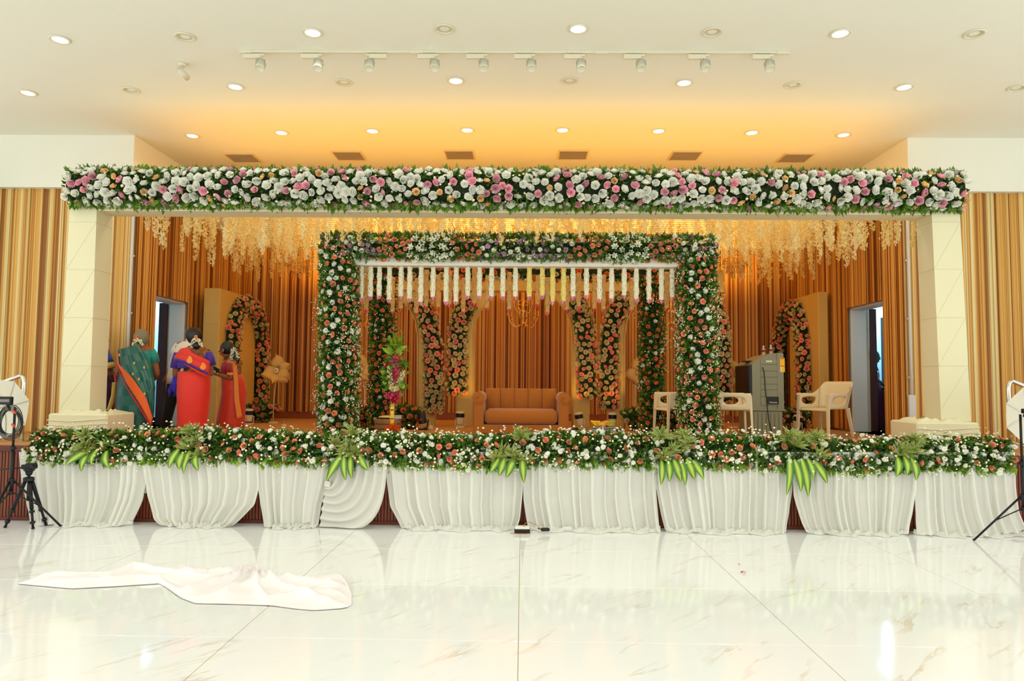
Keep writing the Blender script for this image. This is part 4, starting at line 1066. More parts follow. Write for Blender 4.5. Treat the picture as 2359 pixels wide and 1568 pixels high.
# ---- side flats with flower arches
def flat(label, pf0, pf1, Yn, Yf, ytop, labf, path, X, front, seed, xw):
    a = at(pf0, ytop, Yn); b = at(pf1, ytop, Yn); top = a[2]; x0, x1 = max(min(a[0], b[0]), XL + .13), min(max(a[0], b[0]), XR - .13)
    base = np.array([(x0 + x1) / 2, (Yn + Yf) / 2, STAGE]); t = thing('side_flat', base, label, 'flat')
    MB().box((0, 0, (top - STAGE) / 2), (x1 - x0, Yf - Yn, top - STAGE), bev=.012).build('cloth_box', PANEL, t)
    for z in (.62, 1.25, 1.75): MB().box((0, -(Yf - Yn) / 2 - .001, z), (x1 - x0, .003, .006)).build('seam', MOULD, t)
    xf = x1 if front[0] > 0 else x0
    P = np.array([atx(x, y, xf) for x, y in path]); cum = np.concatenate([[0], np.cumsum(np.linalg.norm(np.diff(P, axis=0), axis=1))]); q = np.linspace(0, cum[-1], 40); P = np.stack([np.interp(q, cum, P[:, k]) for k in range(3)], -1); P[:, 2] = np.maximum(P[:, 2], STAGE + .03)
    s = Strip(P, front, .16, .17)
    arrangement('flower_arch', labf, 'flower arch', s, [('rose', 'salmon', 'salmon_rose', 170, .050, None), ('rose', 'cream', 'cream_rose', 200, .048, None)], .084, [('foliage', 1300, .08, GREEN_D, (-1.75, 1.75), .1, 1.0)], seed, amax=1.45)
    return xf
# left: path pixels lie on the flat's inner face
flat('tan cloth side flat left, behind the women, carrying a flower arch', 470, 508, 12.25, 13.95, 663, 'horseshoe arch of salmon and cream roses on the left side flat', [(527, 1000), (527, 900), (526, 820), (527, 770), (535, 730), (549, 706), (567, 702), (583, 716), (592, 750), (596, 800), (595, 870), (590, 975)], None, (1, 0, .0), 61, 0)
flat('tan cloth side flat right, behind the white chair, carrying a flower arch', 1921, 1884, 12.8, 14.2, 672, 'horseshoe arch of salmon and cream roses on the right side flat, behind the cooler', [(1800, 985), (1800, 850), (1802, 780), (1812, 735), (1826, 712), (1842, 716), (1852, 745), (1858, 790), (1861, 870), (1862, 990)], None, (-1, 0, 0), 62, 0)

# ---- flower clumps on the stage floor
def clump(px, py, Y, r, label, seed, n=16, kinds=('orange', 'salmon')):
    c = at(px, py, Y); c[2] = STAGE + .04
    s = Strip([c + np.array([q, 0, .06 + .10 * math.cos(q / r * 1.3)]) for q in np.linspace(-r, r, 7)], (0, -.85, .5), .15, .14)
    arrangement('flower_clump', label, 'flower clump', s, [('rose', kinds[0], kinds[0] + '_rose', n, .05, None), ('rose', kinds[1], kinds[1] + '_rose', n // 2, .045, None)], .085, [('foliage', 260, .10, GREEN_D, (-1.7, 1.7), -.1, 1.2)], seed, 'flower clumps on the stage floor')
clump(842, 965, 11.8, .22, 'clump of orange roses at the foot of the left rear flower pillar', 81)
clump(936, 968, 11.9, .2, 'clump of orange roses right of the round wooden drum', 82, 12)
clump(1470, 968, 12.0, .2, 'clump of cream and orange roses left of the right rear flower pillar', 83, 12, ('cream', 'orange'))
clump(1556, 955, 11.9, .22, 'clump of orange roses behind the half hidden white chair', 84, 16)
clump(603, 978, 13.3, .22, 'clump of salmon roses at the foot of the left flower arch', 85, 18, ('salmon', 'cream'))
clump(1825, 985, 12.4, .2, 'clump of salmon roses at the foot of the right flower arch', 86, 18, ('salmon', 'cream'))

# ================================================================== SOFA
SUEDE = mat('sofa_suede', (172, 98, 20), .85, noise=.1, nscale=18, sheen=.3)
Y0 = 10.55; L_ = at(1088, 1003, Y0)[0]; R_ = at(1312, 1003, Y0)[0]; W_ = R_ - L_; zt2 = at(1200, 896, Y0 + .6)[2] - STAGE; za = at(1100, 906, Y0)[2] - STAGE; zs = at(1200, 945, Y0)[2] - STAGE; zc2 = at(1200, 979, Y0)[2] - STAGE
t = thing('sofa', ((L_ + R_) / 2, Y0, STAGE), 'tan suede two seat sofa with rolled arms under the centre arch', 'sofa')
aw = .17
MB().box((0, .42, zc2 / 2 + .01), (W_ - .02, .78, zc2 - .02), bev=.015).build('base', SUEDE, t)
MB().box((-W_ * .22, .028, zc2 / 2), (.004, .004, zc2 - .04)).build('seam', WOOD, t)
for k in range(2): MB().box(((k - .5) * (W_ - 2 * aw), .4, .01), (.06, .06, .02)).build('foot', WOOD, t)
n = 24; P = np.zeros((n, 10, 3))
o = MB().box((0, .38, (zc2 + zs) / 2 + .01), (W_ - 2 * aw - .01, .72, zs - zc2), bev=.045).build('seat_cushion', SUEDE, t); soft(o, 60)
for k in range(5):
    o = MB().box((-(W_ - 2 * aw) / 2 + (k + .5) * (W_ - 2 * aw) / 5, .74, (zs + zt2) / 2 - .04), ((W_ - 2 * aw) / 5 - .004, .17, zt2 - zs + .10), bev=.012).build('back_panel', SUEDE, t); soft(o, 60)
for sg in (-1, 1):
    x = sg * (W_ / 2 - aw / 2); o = MB().box((x, .42, (za - .05) / 2), (aw - .02, .80, za - .05), bev=.02).build('arm', SUEDE, t)
    ob = MB().tube([(x + sg * .0, .01, za - .065), (x, .8, za - .065)], .092, 20).build('arm_roll', SUEDE, o, False); soft(ob, 50)
    MB().tube([(x, .0, za - .065)] + [(x + .05 * q * math.cos(q * 4), -.004, za - .065 + .05 * q * math.sin(q * 4)) for q in np.linspace(.2, 1.5, 16)], .004, 5).build('scroll_piping', SUEDE, o)

# ================================================================== CHANDELIERS
GOLD = mat('brushed_gold', (240, 186, 104), .25, 1.0); CANDLE = mat('candle_sleeve', (240, 160, 60), .5)
def chandelier(px, label, zlow):
    Y = float(WIRES[int(np.argmin(abs(WIRES - 11.95)))]); c = at(px, 742, Y); t = thing('chandelier', c, label, 'chandelier', 'gold wire chandeliers')
    MB().tube([(0, 0, .02), (0, 0, 4.372 - c[2])], .006, 6).build('rod', GOLD, t)
    MB().lathe([(.004, -.05), (.03, -.03), (.035, 0), (.015, .04), (.012, .16), (.028, .2), (.012, .24), (.01, .42)], n=14).build('stem', GOLD, t, True)
    for tier, (n, rad, z0_, s) in enumerate(((6, .27, 0, 1.0), (4, .17, .22, .72))):
        for k in range(n):
            a = 2 * PI * (k + .3) / n; pts = []
            for q in np.linspace(0, 1, 12):
                r = .02 + (rad - .02) * q; z = z0_ - .10 * s * math.sin(PI * q * .95) + .12 * s * q ** 3; pts.append((r * math.cos(a), r * math.sin(a), z))
            ar = MB().tube(pts, .007, 6).build('arm', GOLD, t, True); e = pts[-1]
            MB().lathe([(.006, 0), (.024, .012), (.02, .018)], e, 10).build('drip_cup', GOLD, ar, True)
            MB().tube([(e[0], e[1], e[2] + .015), (e[0], e[1], e[2] + .10)], .011, 8).build('candle', CANDLE, ar)
    for k in range(4):
        a = 2 * PI * k / 4 + .4; MB().tube([(.03 * math.cos(a) + .05 * math.cos(a) * math.sin(q), .03 * math.sin(a) + .05 * math.sin(a) * math.sin(q), .28 + .03 * q) for q in np.linspace(0, 4, 14)], .005, 5).build('scroll', GOLD, t, True)
chandelier(1205, 'gold wire candle chandelier hanging above the sofa', 0); chandelier(846, 'gold wire candle chandelier partly hidden by the left rear flower pillar', 0); chandelier(1546, 'gold wire candle chandelier left of the right front flower pillar', 0)
CRYS = mat('amber_crystal', (206, 140, 60), .2, spec=.7)
for px, lab in ((684, 'tiered crystal pendant lamp among the strings left of the inner canopy'), (1694, 'tiered crystal pendant lamp among the strings right of the inner canopy')):
    Y = float(WIRES[int(np.argmin(abs(WIRES - 12.2)))]); c = at(px, 600, Y); t = thing('crystal_pendant', c, lab, 'pendant lamp', 'crystal pendants')
    MB().tube([(0, 0, 0), (0, 0, 4.372 - c[2])], .005, 6).build('rod', GOLD, t)
    for tier, (r, z, h) in enumerate(((.21, .02, .13), (.15, -.10, .12), (.08, -.20, .10))):
        MB().tube([(r * math.cos(a), r * math.sin(a), z) for a in np.linspace(0, 2 * PI, 25)[:-1]], .008, 6, closed=True).build('ring', GOLD, t, True)
        n = int(r * 120); m_ = MB()
        for k in range(n):
            a = 2 * PI * k / n; m_.lathe([(.002, z), (.008, z - .02), (.008, z - h + .02), (.001, z - h)], (r * math.cos(a), r * math.sin(a), 0), 5)
        o = m_.build('crystal_drops', CRYS, t); o['kind'] = 'stuff'

# ================================================================== GIANT PAPER FLOWERS
PAPER = mat('paper_tan', (208, 166, 98), .8, trans=.1); PAPE = mat('paper_edge', (232, 200, 140), .8); STALK = mat('stalk', (206, 186, 150), .5)
def big_flower(px, py, Y, rad, foot, label, seed):
    r = random.Random(seed); c = at(px, py, Y); R0 = rad * Y / FOC; t = thing('giant_paper_flower', (c[0], Y, STAGE), label, 'paper flower', 'giant paper flowers')
    h = c[2] - STAGE; fx = at(foot, 965, Y)[0] - c[0]
    MB().tube([(fx, .05, .0), (fx, .05, h * .35), (fx * .9, .06, h * .6), (fx * .4 - .02, .08, h * .85), (0, .06, h)], .011, 8).build('stalk', STALK, t, True)
    MB().lathe([(.10, 0), (.09, .02), (.02, .03)], (fx, .05, 0), 14).build('foot', STALK, t)
    angs = [100, 20, -52, -105, 195, -28]
    for k, ad in enumerate(angs):
        a = math.radians(ad + r.uniform(-8, 8)); L = R0 * (1.0 if k % 2 == 0 else .86); P = np.zeros((9, 9, 3)); d = np.array([math.cos(a), 0, math.sin(a)]); s_ = np.array([-math.sin(a), 0, math.cos(a)])
        for i in range(9):
            for j in range(9):
                q = j / 8; w_ = (i - 4) / 4; wd = L * .40 * math.sin(PI * min(.97, .12 + .80 * q)) ** .8; P[i, j] = np.array([0, 0, h]) + d * L * (.1 + .9 * q) * (1 - .10 * w_ * w_ * q + .04 * math.cos(w_ * 6) * q) + s_ * wd * w_ + np.array([0, -.01 - .008 * k - .10 * math.sin(q * 2.2) * (1 - .4 * q) + .10 * q * w_ * w_, 0])
        pt = grid('petal', P, PAPER, t, thick=.003)
        MB().tube(list(P[0]) + list(P[1:-1, -1]) + list(P[-1, ::-1]), .004, 5, cap=True).build('petal_edge', PAPE, pt)
    MB().ball((0, -.09, h), (.05, .035, .05), 14, 8).build('flower_centre', STALK, t, True); MB().tube([(0, -.12, h), (0, -.13, h)], .012, 8).build('centre_button', WOOD, t)
big_flower(641, 853, 13.1, 36, 627, 'giant tan paper flower on a stalk, right of the left flower arch', 1)
big_flower(1694, 862, 13.0, 34, 1690, 'giant tan paper flower half hidden behind the grey air cooler', 2)
big_flower(1470, 858, 12.95, 34, 1463, 'giant tan paper flower half hidden behind the right rear flower pillar', 3)
big_flower(834, 850, 12.95, 34, 838, 'giant tan paper flower half hidden behind the left front flower pillar', 4)

# ================================================================== UPLIGHTS
BLK = mat('black_plastic', (20, 20, 20), .45); OFFW = mat('lamp_cream', (226, 206, 166), .45); STEEL = mat('polished_steel', (206, 202, 190), .18, 1.0)
GLOW = mat('amber_lens', (255, 170, 60), .3, emit=((255, 150, 40), 2.0))
labs = ['beside the woman in orange red', 'behind the left front flower pillar', 'left of the sofa', 'first right of the sofa', 'second right of the sofa, above the fruit tray', 'behind the half hidden white chair', 'tilted, under the right flower arch']
for i, ((px, py, Y), lb) in enumerate(zip(UPLIGHTS, labs)):
    c = at(px, py, Y); t = thing('uplight', (c[0], Y, STAGE), 'white stage uplight with a black band, ' + lb, 'uplight', 'white uplights')
    tilt = (.0, .05, .02, -.18, .0, .0, .22)[i]; M_ = Matrix.Rotation(tilt, 3, 'Y')
    MB().box((0, 0, .015), (.13, .11, .03), bev=.006).build('base_plate', OFFW, t)
    MB().tube([(-.085, 0, .16), (-.085, 0, .035), (.085, 0, .035), (.085, 0, .16)], .008, 6).build('yoke', OFFW, t)
    def cyl(nm, r0, r1, z0_, z1_, m_, par=t): return soft(MB().lathe([(r0, z0_), (r1, z1_)], (0, 0, .15), 20, M=M_).build(nm, m_, par), 50)
    b_ = cyl('body', .055, .07, -.08, .03, OFFW); cyl('black_band', .071, .071, .03, .10, BLK); cyl('rim', .074, .07, .10, .135, OFFW)
    MB().lathe([(.066, .126), (.001, .13)], (0, 0, .15), 18, cap=False, M=M_).build('lens', GLOW, t)
c = at(972, 975, 11.6); t = thing('stage_spotlight', (c[0], 11.6, STAGE), 'black stage spotlight on a small floor stand, between drum and sofa', 'spotlight')
M_ = Matrix.Rotation(-.2, 3, 'Y')
MB().box((0, 0, .012), (.2, .12, .024), bev=.006).build('base_plate', BLK, t); MB().tube([(.03, 0, .02), (.09, 0, .05), (.10, 0, .17)], .012, 8).build('yoke', BLK, t)
soft(MB().lathe([(.05, -.09), (.068, -.08), (.068, .085), (.062, .09), (.055, .08), (.001, .06)], (0, 0, .19), 20, M=M_).build('lamp_body', BLK, t), 50)
MB().box((-.01, -.07, .17), (.05, .004, .016), M=M_).build('red_mark', mat('red_mark', (200, 30, 24), .5), t)
for px, lab in ((648, 'small cream cable box on the stage below the left giant paper flower'), (990, 'small cream cable box right of the black stage spotlight')):
    c = at(px, 985, 11.6); t = thing('cable_box', (c[0], 11.75, STAGE), lab, 'cable box'); MB().box((0, 0, .03), (.07, .06, .06), bev=.006).build('box', OFFW, t); MB().tube([(0, 0, .06), (-.01, 0, .11), (.0, 0, .13), (.015, 0, .11), (.01, 0, .06)], .004, 5).build('loop', OFFW, t)
for px, Y, lab in ((1428, 11.7, 'black cable coil on the stage right of the fruit tray'), (948, 11.75, 'black cable coil on the stage beside the black spotlight'), (1322, 11.8, 'black cable coil beside the first uplight right of the sofa')):
    c = at(px, 985, Y); t = thing('cable_coil', (c[0], Y, STAGE), lab, 'cable'); r = random.Random(px)
    MB().tube([((.06 + .02 * math.sin(a * 1.3)) * math.cos(a), (.05 + .015 * math.sin(a * .7)) * math.sin(a), .012 + .03 * (a / 25) + .012 * math.sin(a * 2.1)) for a in np.linspace(0, 25, 90)], .006, 5).build('coil', BLK, t, True)
# ================================================================== AIR COOLER AND BOTTLES
GREYP = mat('cooler_grey', (136, 134, 106), .45); GREYD = mat('cooler_dark', (92, 94, 82), .5); YEL = mat('sticker_yellow', (246, 190, 20), .5); RED = mat('sticker_red', (206, 60, 20), .5)
CY = 11.0; x0 = at(1733, 900, CY)[0]; x1 = at(1806, 900, CY)[0]; W_ = x1 - x0; zt_ = at(1790, 812, CY)[2] - STAGE; zl = at(1735, 836, CY)[2] - STAGE; zb_ = at(1770, 946, CY)[2] - STAGE
t = thing('air_cooler', ((x0 + x1) / 2, CY, STAGE), 'tall grey evaporative air cooler with black grille, yellow sticker and trailing cable', 'air cooler')
poly = [(-W_ / 2, zb_), (W_ / 2, zb_), (W_ / 2, zt_ - .02), (W_ / 2 - .02, zt_), (W_ / 2 - .10, zt_ - .004), (0, zt_ - .035), (-W_ / 2 + .03, zl + .02), (-W_ / 2, zl - .02)]
V = [(x, y, z) for y in (0, .74) for x, z in poly]; n = len(poly); F = [tuple(range(n))[::1], tuple(range(n, 2 * n))[::-1]] + [(i, i + n, (i + 1) % n + n, (i + 1) % n) for i in range(n)]
MB().add(V, F).build('body', GREYP, t)
MB().box((W_ / 2 - .055, -.006, (zb_ + zt_) / 2), (.10, .02, zt_ - zb_ - .02), bev=.006).build('corner_post', GREYP, t)
ys = [826, 840, 855, 869, 885, 898, 914, 934]
for k in range(len(ys) - 1):
    z1_ = at(1780, ys[k], CY)[2] - STAGE - .005; z0_ = at(1780, ys[k + 1], CY)[2] - STAGE + .005
    MB().box((W_ * .12 - .03, -.004, (z0_ + z1_) / 2), (W_ * .62 - .02, .012, z1_ - z0_), bev=.004).build('side_panel', GREYP, t)
MB().box((0, -.003, zb_ + .012), (W_ + .03, .03, .03), bev=.008).build('rim', GREYP, t)
MB().box((-.01, .36, zb_ / 2), (W_ - .03, .72, zb_), bev=.012).build('tank', GREYP, t)
for k in range(7): MB().box((-W_ / 2 + .04 + k * (W_ - .1) / 6, -.004, zb_ / 2 - .01), (.045, .016, zb_ - .05), bev=.004).build('tank_rib', GREYD if False else GREYP, t)
MB().box((-W_ / 2 - .02, .36, (zb_ + .12 + zl - .03) / 2), (.06, .70, zl - .15 - zb_), bev=.012).build('grille_frame', BLK, t); g = t.children[-1]
for k in range(16): MB().box((-W_ / 2 - .052, .36, zb_ + .17 + k * (zl - .25 - zb_) / 15), (.012, .62, .012), M=None).build('louvre', mat('louvre', (34, 34, 34), .5), g)
MB().box((-W_ / 2 + .03, .3, zl + .035), (.12, .22, .02), bev=.005).build('control_panel', BLK, t)
def plate(nm, px0, px1, py0, py1, m_, dy, parent=None):
    a = at(px0, py1, CY); b = at(px1, py0, CY); return MB().box(((a[0] + b[0]) / 2 - (x0 + x1) / 2, dy, (a[2] + b[2]) / 2 - STAGE), (b[0] - a[0], .004, b[2] - a[2]), bev=.001).build(nm, m_, parent or t)
ys_ = plate('yellow_sticker', 1796, 1806.5, 824, 857, YEL, -.018)
for q in (825.5, 843): plate('sticker_heading', 1797, 1805.5, q - .8, q + 1, RED, -.0205, ys_)
plate('sticker_icons', 1796.6, 1799.4, 845, 856, mat('sticker_white', (236, 220, 190), .5), -.0205, ys_)
plate('name_badge', 1764, 1778, 830, 834, mat('badge', (224, 214, 180), .5), -.011); c = at(1783, 832.5, CY)
MB().lathe([(.014, 0), (.013, .004), (.001, .004)], (c[0] - (x0 + x1) / 2, -.011, c[2] - STAGE), 14, M=((1, 0, 0), (0, 0, -1), (0, 1, 0))).build('green_badge', mat('badge_green', (120, 190, 60), .5), t)
bp = plate('black_panel', 1767, 1793, 914, 931, BLK, -.014)
fc = bpy.data.curves.new('lettering', 'FONT'); fc.body = 'I Novamax'; fc.size = .036; fc.extrude = .001; fc.align_x = 'CENTER'; fc.align_y = 'CENTER'; fc.materials.append(mat('letter_white', (230, 226, 210), .5))
_t = link('t', fc); fm = bpy.data.meshes.new_from_object(_t.evaluated_get(bpy.context.evaluated_depsgraph_get())); bpy.data.objects.remove(_t); o = link('lettering', fm, bp); c = at(1780.5, 926.5, CY); o.location = (c[0] - (x0 + x1) / 2, -.0175, c[2] - STAGE); o.rotation_euler = (PI / 2, 0, 0); o.scale = (.78, 1, 1)
pts = [at(x, y, CY) - np.array([(x0 + x1) / 2, CY + .022, STAGE]) for x, y in ((1756, 846), (1759, 855), (1761, 875), (1762, 895), (1765, 918), (1767, 940), (1770, 968), (1776, 990), (1779, 997))]
pts = [np.array([0, .03, 0]) * 0 + pts[0] + np.array([0, .02, 0])] + pts
MB().tube(pts, .006, 6).build('power_cable', BLK, t, True)
CLEAR = mat('clear_plastic', (226, 214, 190), .15, alpha=.45, spec=.6); LABM = mat('bottle_label', (120, 40, 30), .5)
for px, lab in ((1759, 'clear plastic water bottle on the cooler, nearer the grille'), (1776, 'clear plastic water bottle on the cooler, nearer the flower arch')):
    c = at(px, 813 if px > 1770 else 815, CY + .2); zz = zt_ - (.03 if px > 1770 else .045); b = thing('water_bottle', (c[0], CY + .2, STAGE + zz), lab, 'bottle', 'water bottles on the cooler')
    MB().lathe([(.026, 0), (.030, .006), (.030, .04), (.027, .05), (.030, .06), (.030, .10), (.012, .135), (.012, .145)], n=16).build('body', CLEAR, b, True)
    MB().lathe([(.0306, .06), (.0306, .095)], n=16, cap=False).build('label', LABM, b, True); MB().lathe([(.0145, .14), (.0145, .158), (.01, .16)], n=12).build('cap', WHITEP, b, True)

# ================================================================== PLASTIC CHAIRS
CHM = mat('chair_plastic', (232, 214, 172), .45)
def U(a):   # path round the chair at arm height: a -1 .. 1, front points to -y
    s = abs(a); sg = 1 if a > 0 else -1
    if s > .42: q = (s - .42) / .58; return np.array([sg * (.245 + .03 * q), .17 - .42 * q])
    th = s / .42 * PI / 2; return np.array([sg * .245 * math.sin(th) ** .8, .17 + .10 * math.cos(th) ** .8 if th < PI / 2 else .17])
def S(a, h):  # h 0 seat level .. 1 rim
    s = abs(a); top = .655 + .185 * (1 - min(1, max(0, (s - .22) / .42)) ** 1.0) ** 1.0 if s > .22 else .84 + .0 * s
    if s > .22: q = min(1, (s - .22) / .42); top = .655 + .185 * (.5 + .5 * math.cos(PI * q))
    z = .42 + (top - .42) * h; p = U(a); lean = 1 + .10 * h * (1 - s); y = p[1] + (.10 * (z - .42) / .42 if s < .6 else .10 * (z - .42) / .42 * max(0, (1 - s) / .4))
    return np.array([p[0] * (1 + .16 * h * (1 - .3 * s)), y, z])
def chair_mesh():
    mb = MB()
    A = np.linspace(-.42, .42, 17); H = np.linspace(0, 1, 9); V = [S(a, h) for a in A for h in H]
    mb.add(V, [(i * 9 + j, (i + 1) * 9 + j, (i + 1) * 9 + j + 1, i * 9 + j + 1) for i in range(16) for j in range(8)])
    for sg in (-1, 1):
        n = 40; V = []
        for ring in range(4):
            for k in range(n):
                th = 2 * PI * k / n; c, s = math.cos(th), math.sin(th); m = max(abs(c), abs(s)); ox, oy = c / m, s / m; ix, iy = .64 * np.sign(c) * abs(c) ** .9, .52 * np.sign(s) * abs(s) ** .9 + .05
                q = ring / 3; x = ox + (ix - ox) * q; y = oy + (iy - oy) * q; V.append(S(sg * (.71 + .29 * x), .5 + .5 * y))
        mb.add(V, [(r * n + k, r * n + (k + 1) % n, (r + 1) * n + (k + 1) % n, (r + 1) * n + k)[::sg] for r in range(3) for k in range(n)])
    return mb.mesh('backrest', CHM, True)
chair_back = chair_mesh()
P = np.zeros((13, 13, 3))
for i in range(13):
    for j in range(13): u, v = i / 6 - 1, j / 12; P[i, j] = (u * (.255 - .015 * v), -.27 + .50 * v, .425 - .014 * (1 - u * u) * math.sin(PI * v) - .03 * max(0, .12 - v) / .12)
tmp = grid('seat', P, CHM); seat_me = tmp.data; bpy.data.objects.remove(tmp)
def leg_mesh(p0, p1):
    V = []
    for (x, y, z), w_ in ((p0, .026), (p1, .018)):
        V += [(x - w_, y - w_ * .7, z), (x + w_, y - w_ * .7, z), (x + w_, y + w_ * .7, z), (x - w_, y + w_ * .7, z)]
    return MB().add(V, [(0, 1, 5, 4), (1, 2, 6, 5), (2, 3, 7, 6), (3, 0, 4, 7), (0, 3, 2, 1), (4, 5, 6, 7)]).mesh('leg', CHM)
LEGS = [leg_mesh((sx * .262, y0_, z0_), (sx * .285, y1_, 0)) for sx in (-1, 1) for y0_, z0_, y1_ in ((-.245, .63, -.27), (.19, .44, .27))]
def chair(px, py, Y, rz, label):
    c = at(px, py, Y); t = thing('plastic_armchair', (c[0], Y, STAGE), label, 'chair', 'cream plastic armchairs', rz)
    for n_, m_ in (('backrest', chair_back), ('seat', seat_me)):
        o = link(n_, m_, t); md = o.modifiers.new('solid', 'SOLIDIFY'); md.thickness = .014; md.offset = 0
    for m_ in LEGS: link('leg', m_, t)
chair(1900, 985, 11.1, math.radians(-62), 'cream plastic armchair standing alone right of the air cooler')
chair(1681, 985, 10.35, math.radians(82), 'cream plastic armchair facing the cooler, seen right of the front flower pillar')
chair(1562, 985, 10.6, math.radians(-80), 'cream plastic armchair almost hidden behind the right front flower pillar')

# ================================================================== DRUM, POST, FRUIT
DRUMM = mat('weathered_wood', (150, 110, 62), .85, noise=.3, nscale=14); SILV = mat('silver_tin', (190, 184, 172), .3, .9)
DYY = 10.72; c = at(893, 980, DYY); rD = 30 * DYY / FOC; zD = at(893, 964, DYY)[2] - STAGE
t = thing('wooden_drum', (c[0], DYY, STAGE), 'low round weathered wooden drum table left of the yellow wrapped post', 'table')
MB().lathe([(rD * .97, 0), (rD, .03), (rD * 1.01, zD * .5), (rD, zD - .02), (rD * .96, zD)], n=28).build('drum', DRUMM, t, True)
for z in (zD * .35, zD * .68): MB().tube([(rD * 1.012 * math.cos(a), rD * 1.012 * math.sin(a), z) for a in np.linspace(0, 2 * PI, 33)[:-1]], .006, 5, closed=True).build('hoop', WOOD, t)
tr = thing('tray', (c[0] - .03, DYY, STAGE + zD), 'round dark tray with yellow rice on the wooden drum', 'tray'); MB().lathe([(.13, .002), (.15, .02), (.145, .02), (.125, .008), (.001, .008)], n=24).build('dish', BLK, tr, True)
o = MB().ball((0, 0, .02), (.115, .10, .03), 16, 6).build('rice', mat('rice', (232, 190, 110), .8, noise=.15, nscale=60), tr, True); o['kind'] = 'stuff'
bx = thing('silver_box', (c[0] + .16, DYY - .02, STAGE + zD), 'flat silver foil box on the wooden drum beside the tray', 'box'); MB().box((0, 0, .025), (.12, .12, .05), bev=.004).build('box', SILV, bx); MB().box((0, 0, .052), (.124, .124, .008), bev=.003).build('lid', SILV, bx)

PY = 9.85; c = at(903, 1000, PY); t = thing('ceremonial_post', (c[0], PY, STAGE), 'yellow wrapped ceremonial post in a silver pot, dressed with pink orchids and a jasmine garland', 'ceremonial post')
B = np.array([c[0], PY, STAGE]); q = lambda px, py, dy=0.0: at(px, py, PY + dy) - B
zpot = q(903, 991)[2]; MB().lathe([(.06, 0), (.075, .02), (.06, max(.05, zpot - .03)), (.078, zpot), (.07, zpot - .005)], (0, 0, 0), 20).build('pot', SILV, t, True)
rng = np.random.default_rng(3)
n = 700; a = rng.uniform(0, 2 * PI, n); rr_ = np.sqrt(rng.uniform(0, 1, n)); Pm = np.stack([rr_ * .10 * np.cos(a), rr_ * .10 * np.sin(a), zpot + (1 - rr_) * (q(903, 977)[2] - zpot + .02) + .003], -1)
leaves('marigold_petals', Pm + 0, np.tile([0, -.3, .5], (n, 1)).astype(float), .03, mat('marigold', (232, 96, 20), .7, island=.2), t, np.zeros(3), rng, down=0, wide=1.3)
MB().tube([q(903, 990), q(903, 960), q(904, 925)], [.030, .029, .028], 14).build('yellow_wrap', mat('yellow_cloth', (240, 206, 70), .7, noise=.1, nscale=20), t, True)
for k, py in enumerate((976, 966, 955, 945, 935)):
    z = q(903, py)[2]; x = q(903, py)[0]; MB().tube([(x + .0315 * math.cos(u), .0315 * math.sin(u), z + .02 * u / PI - .02) for u in np.linspace(0, 2 * PI, 16)], .004, 5).build('wrap_fold', mat('yellow_fold', (226, 178, 44), .7), t)
for py in (964, 944): p = q(903, py, -.03); MB().ball((p[0], p[1], p[2]), (.022, .008, .010), 8, 5).build('red_mark', PET['red'], t)
MB().tube([q(904, 925), q(906, 880), q(910, 800)], [.022, .02, .012], 10).build('stem', GREEN_M, t, True)
def cloud(nm, pts, n, sig, size, m_, down=.3, wide=1.4):
    P = []
    for _ in range(n):
        i = rng.integers(0, len(pts)); P.append(q(pts[i][0], pts[i][1], -.05) + rng.normal(size=3) * np.array([sig, sig * .8, sig]) * .8)
    P = np.array(P); leaves(nm, P, rng.normal(size=P.shape) + np.array([0, -.8, 0]), size, m_, t, np.zeros(3), rng, down=down, wide=wide)
cloud('pink_orchids', [(905, 830), (916, 828), (906, 850), (912, 846), (908, 868), (922, 862), (905, 888), (915, 884), (902, 905), (918, 905), (908, 918), (898, 912)], 620, .035, .036, PET['magenta'], .2)
cloud('red_orchids', [(894, 842), (926, 850), (900, 912), (906, 924), (912, 915)], 220, .022, .034, PET['red'], .2)
cloud('green_foliage', [(888, 865), (890, 880), (884, 860), (930, 842), (926, 838), (900, 825), (928, 870), (926, 890), (895, 850), (890, 890)], 300, .04, .06, GREEN_M, .3, 1.6)
cloud('grass_top', [(912, 800), (915, 796), (910, 805), (918, 800)], 60, .025, .20, GREEN_B, -1.2, .18)
for px, py, ex, ey in ((905, 815, 880, 800), (912, 812, 938, 796), (918, 815, 928, 812), (890, 862, 878, 852), (888, 878, 884, 886), (926, 885, 932, 896), (902, 812, 896, 795)):
    grid('large_leaf', blade(q(px, py, -.06), q(ex, ey, -.10), +.03, .034, .4, 7), GREEN_B, t)
gp = [q(x, y, -.10) for x, y in ((896, 846), (898, 862), (899, 878), (901, 890), (906, 897), (913, 894), (919, 884), (924, 870), (929, 852))]
Pg = []; Dg = []
for _ in range(520):
    s_ = rng.uniform(0, len(gp) - 1.001); i = int(s_); p = gp[i] + (gp[i + 1] - gp[i]) * (s_ - i); d = nrmz(rng.normal(size=3)); Pg.append(p + d * .022); Dg.append(d)
leaves('jasmine_garland', np.array(Pg), np.array(Dg), .024, mat('jasmine', (246, 236, 176), .7, island=.08), t, np.zeros(3), rng, down=0, wide=1.5)

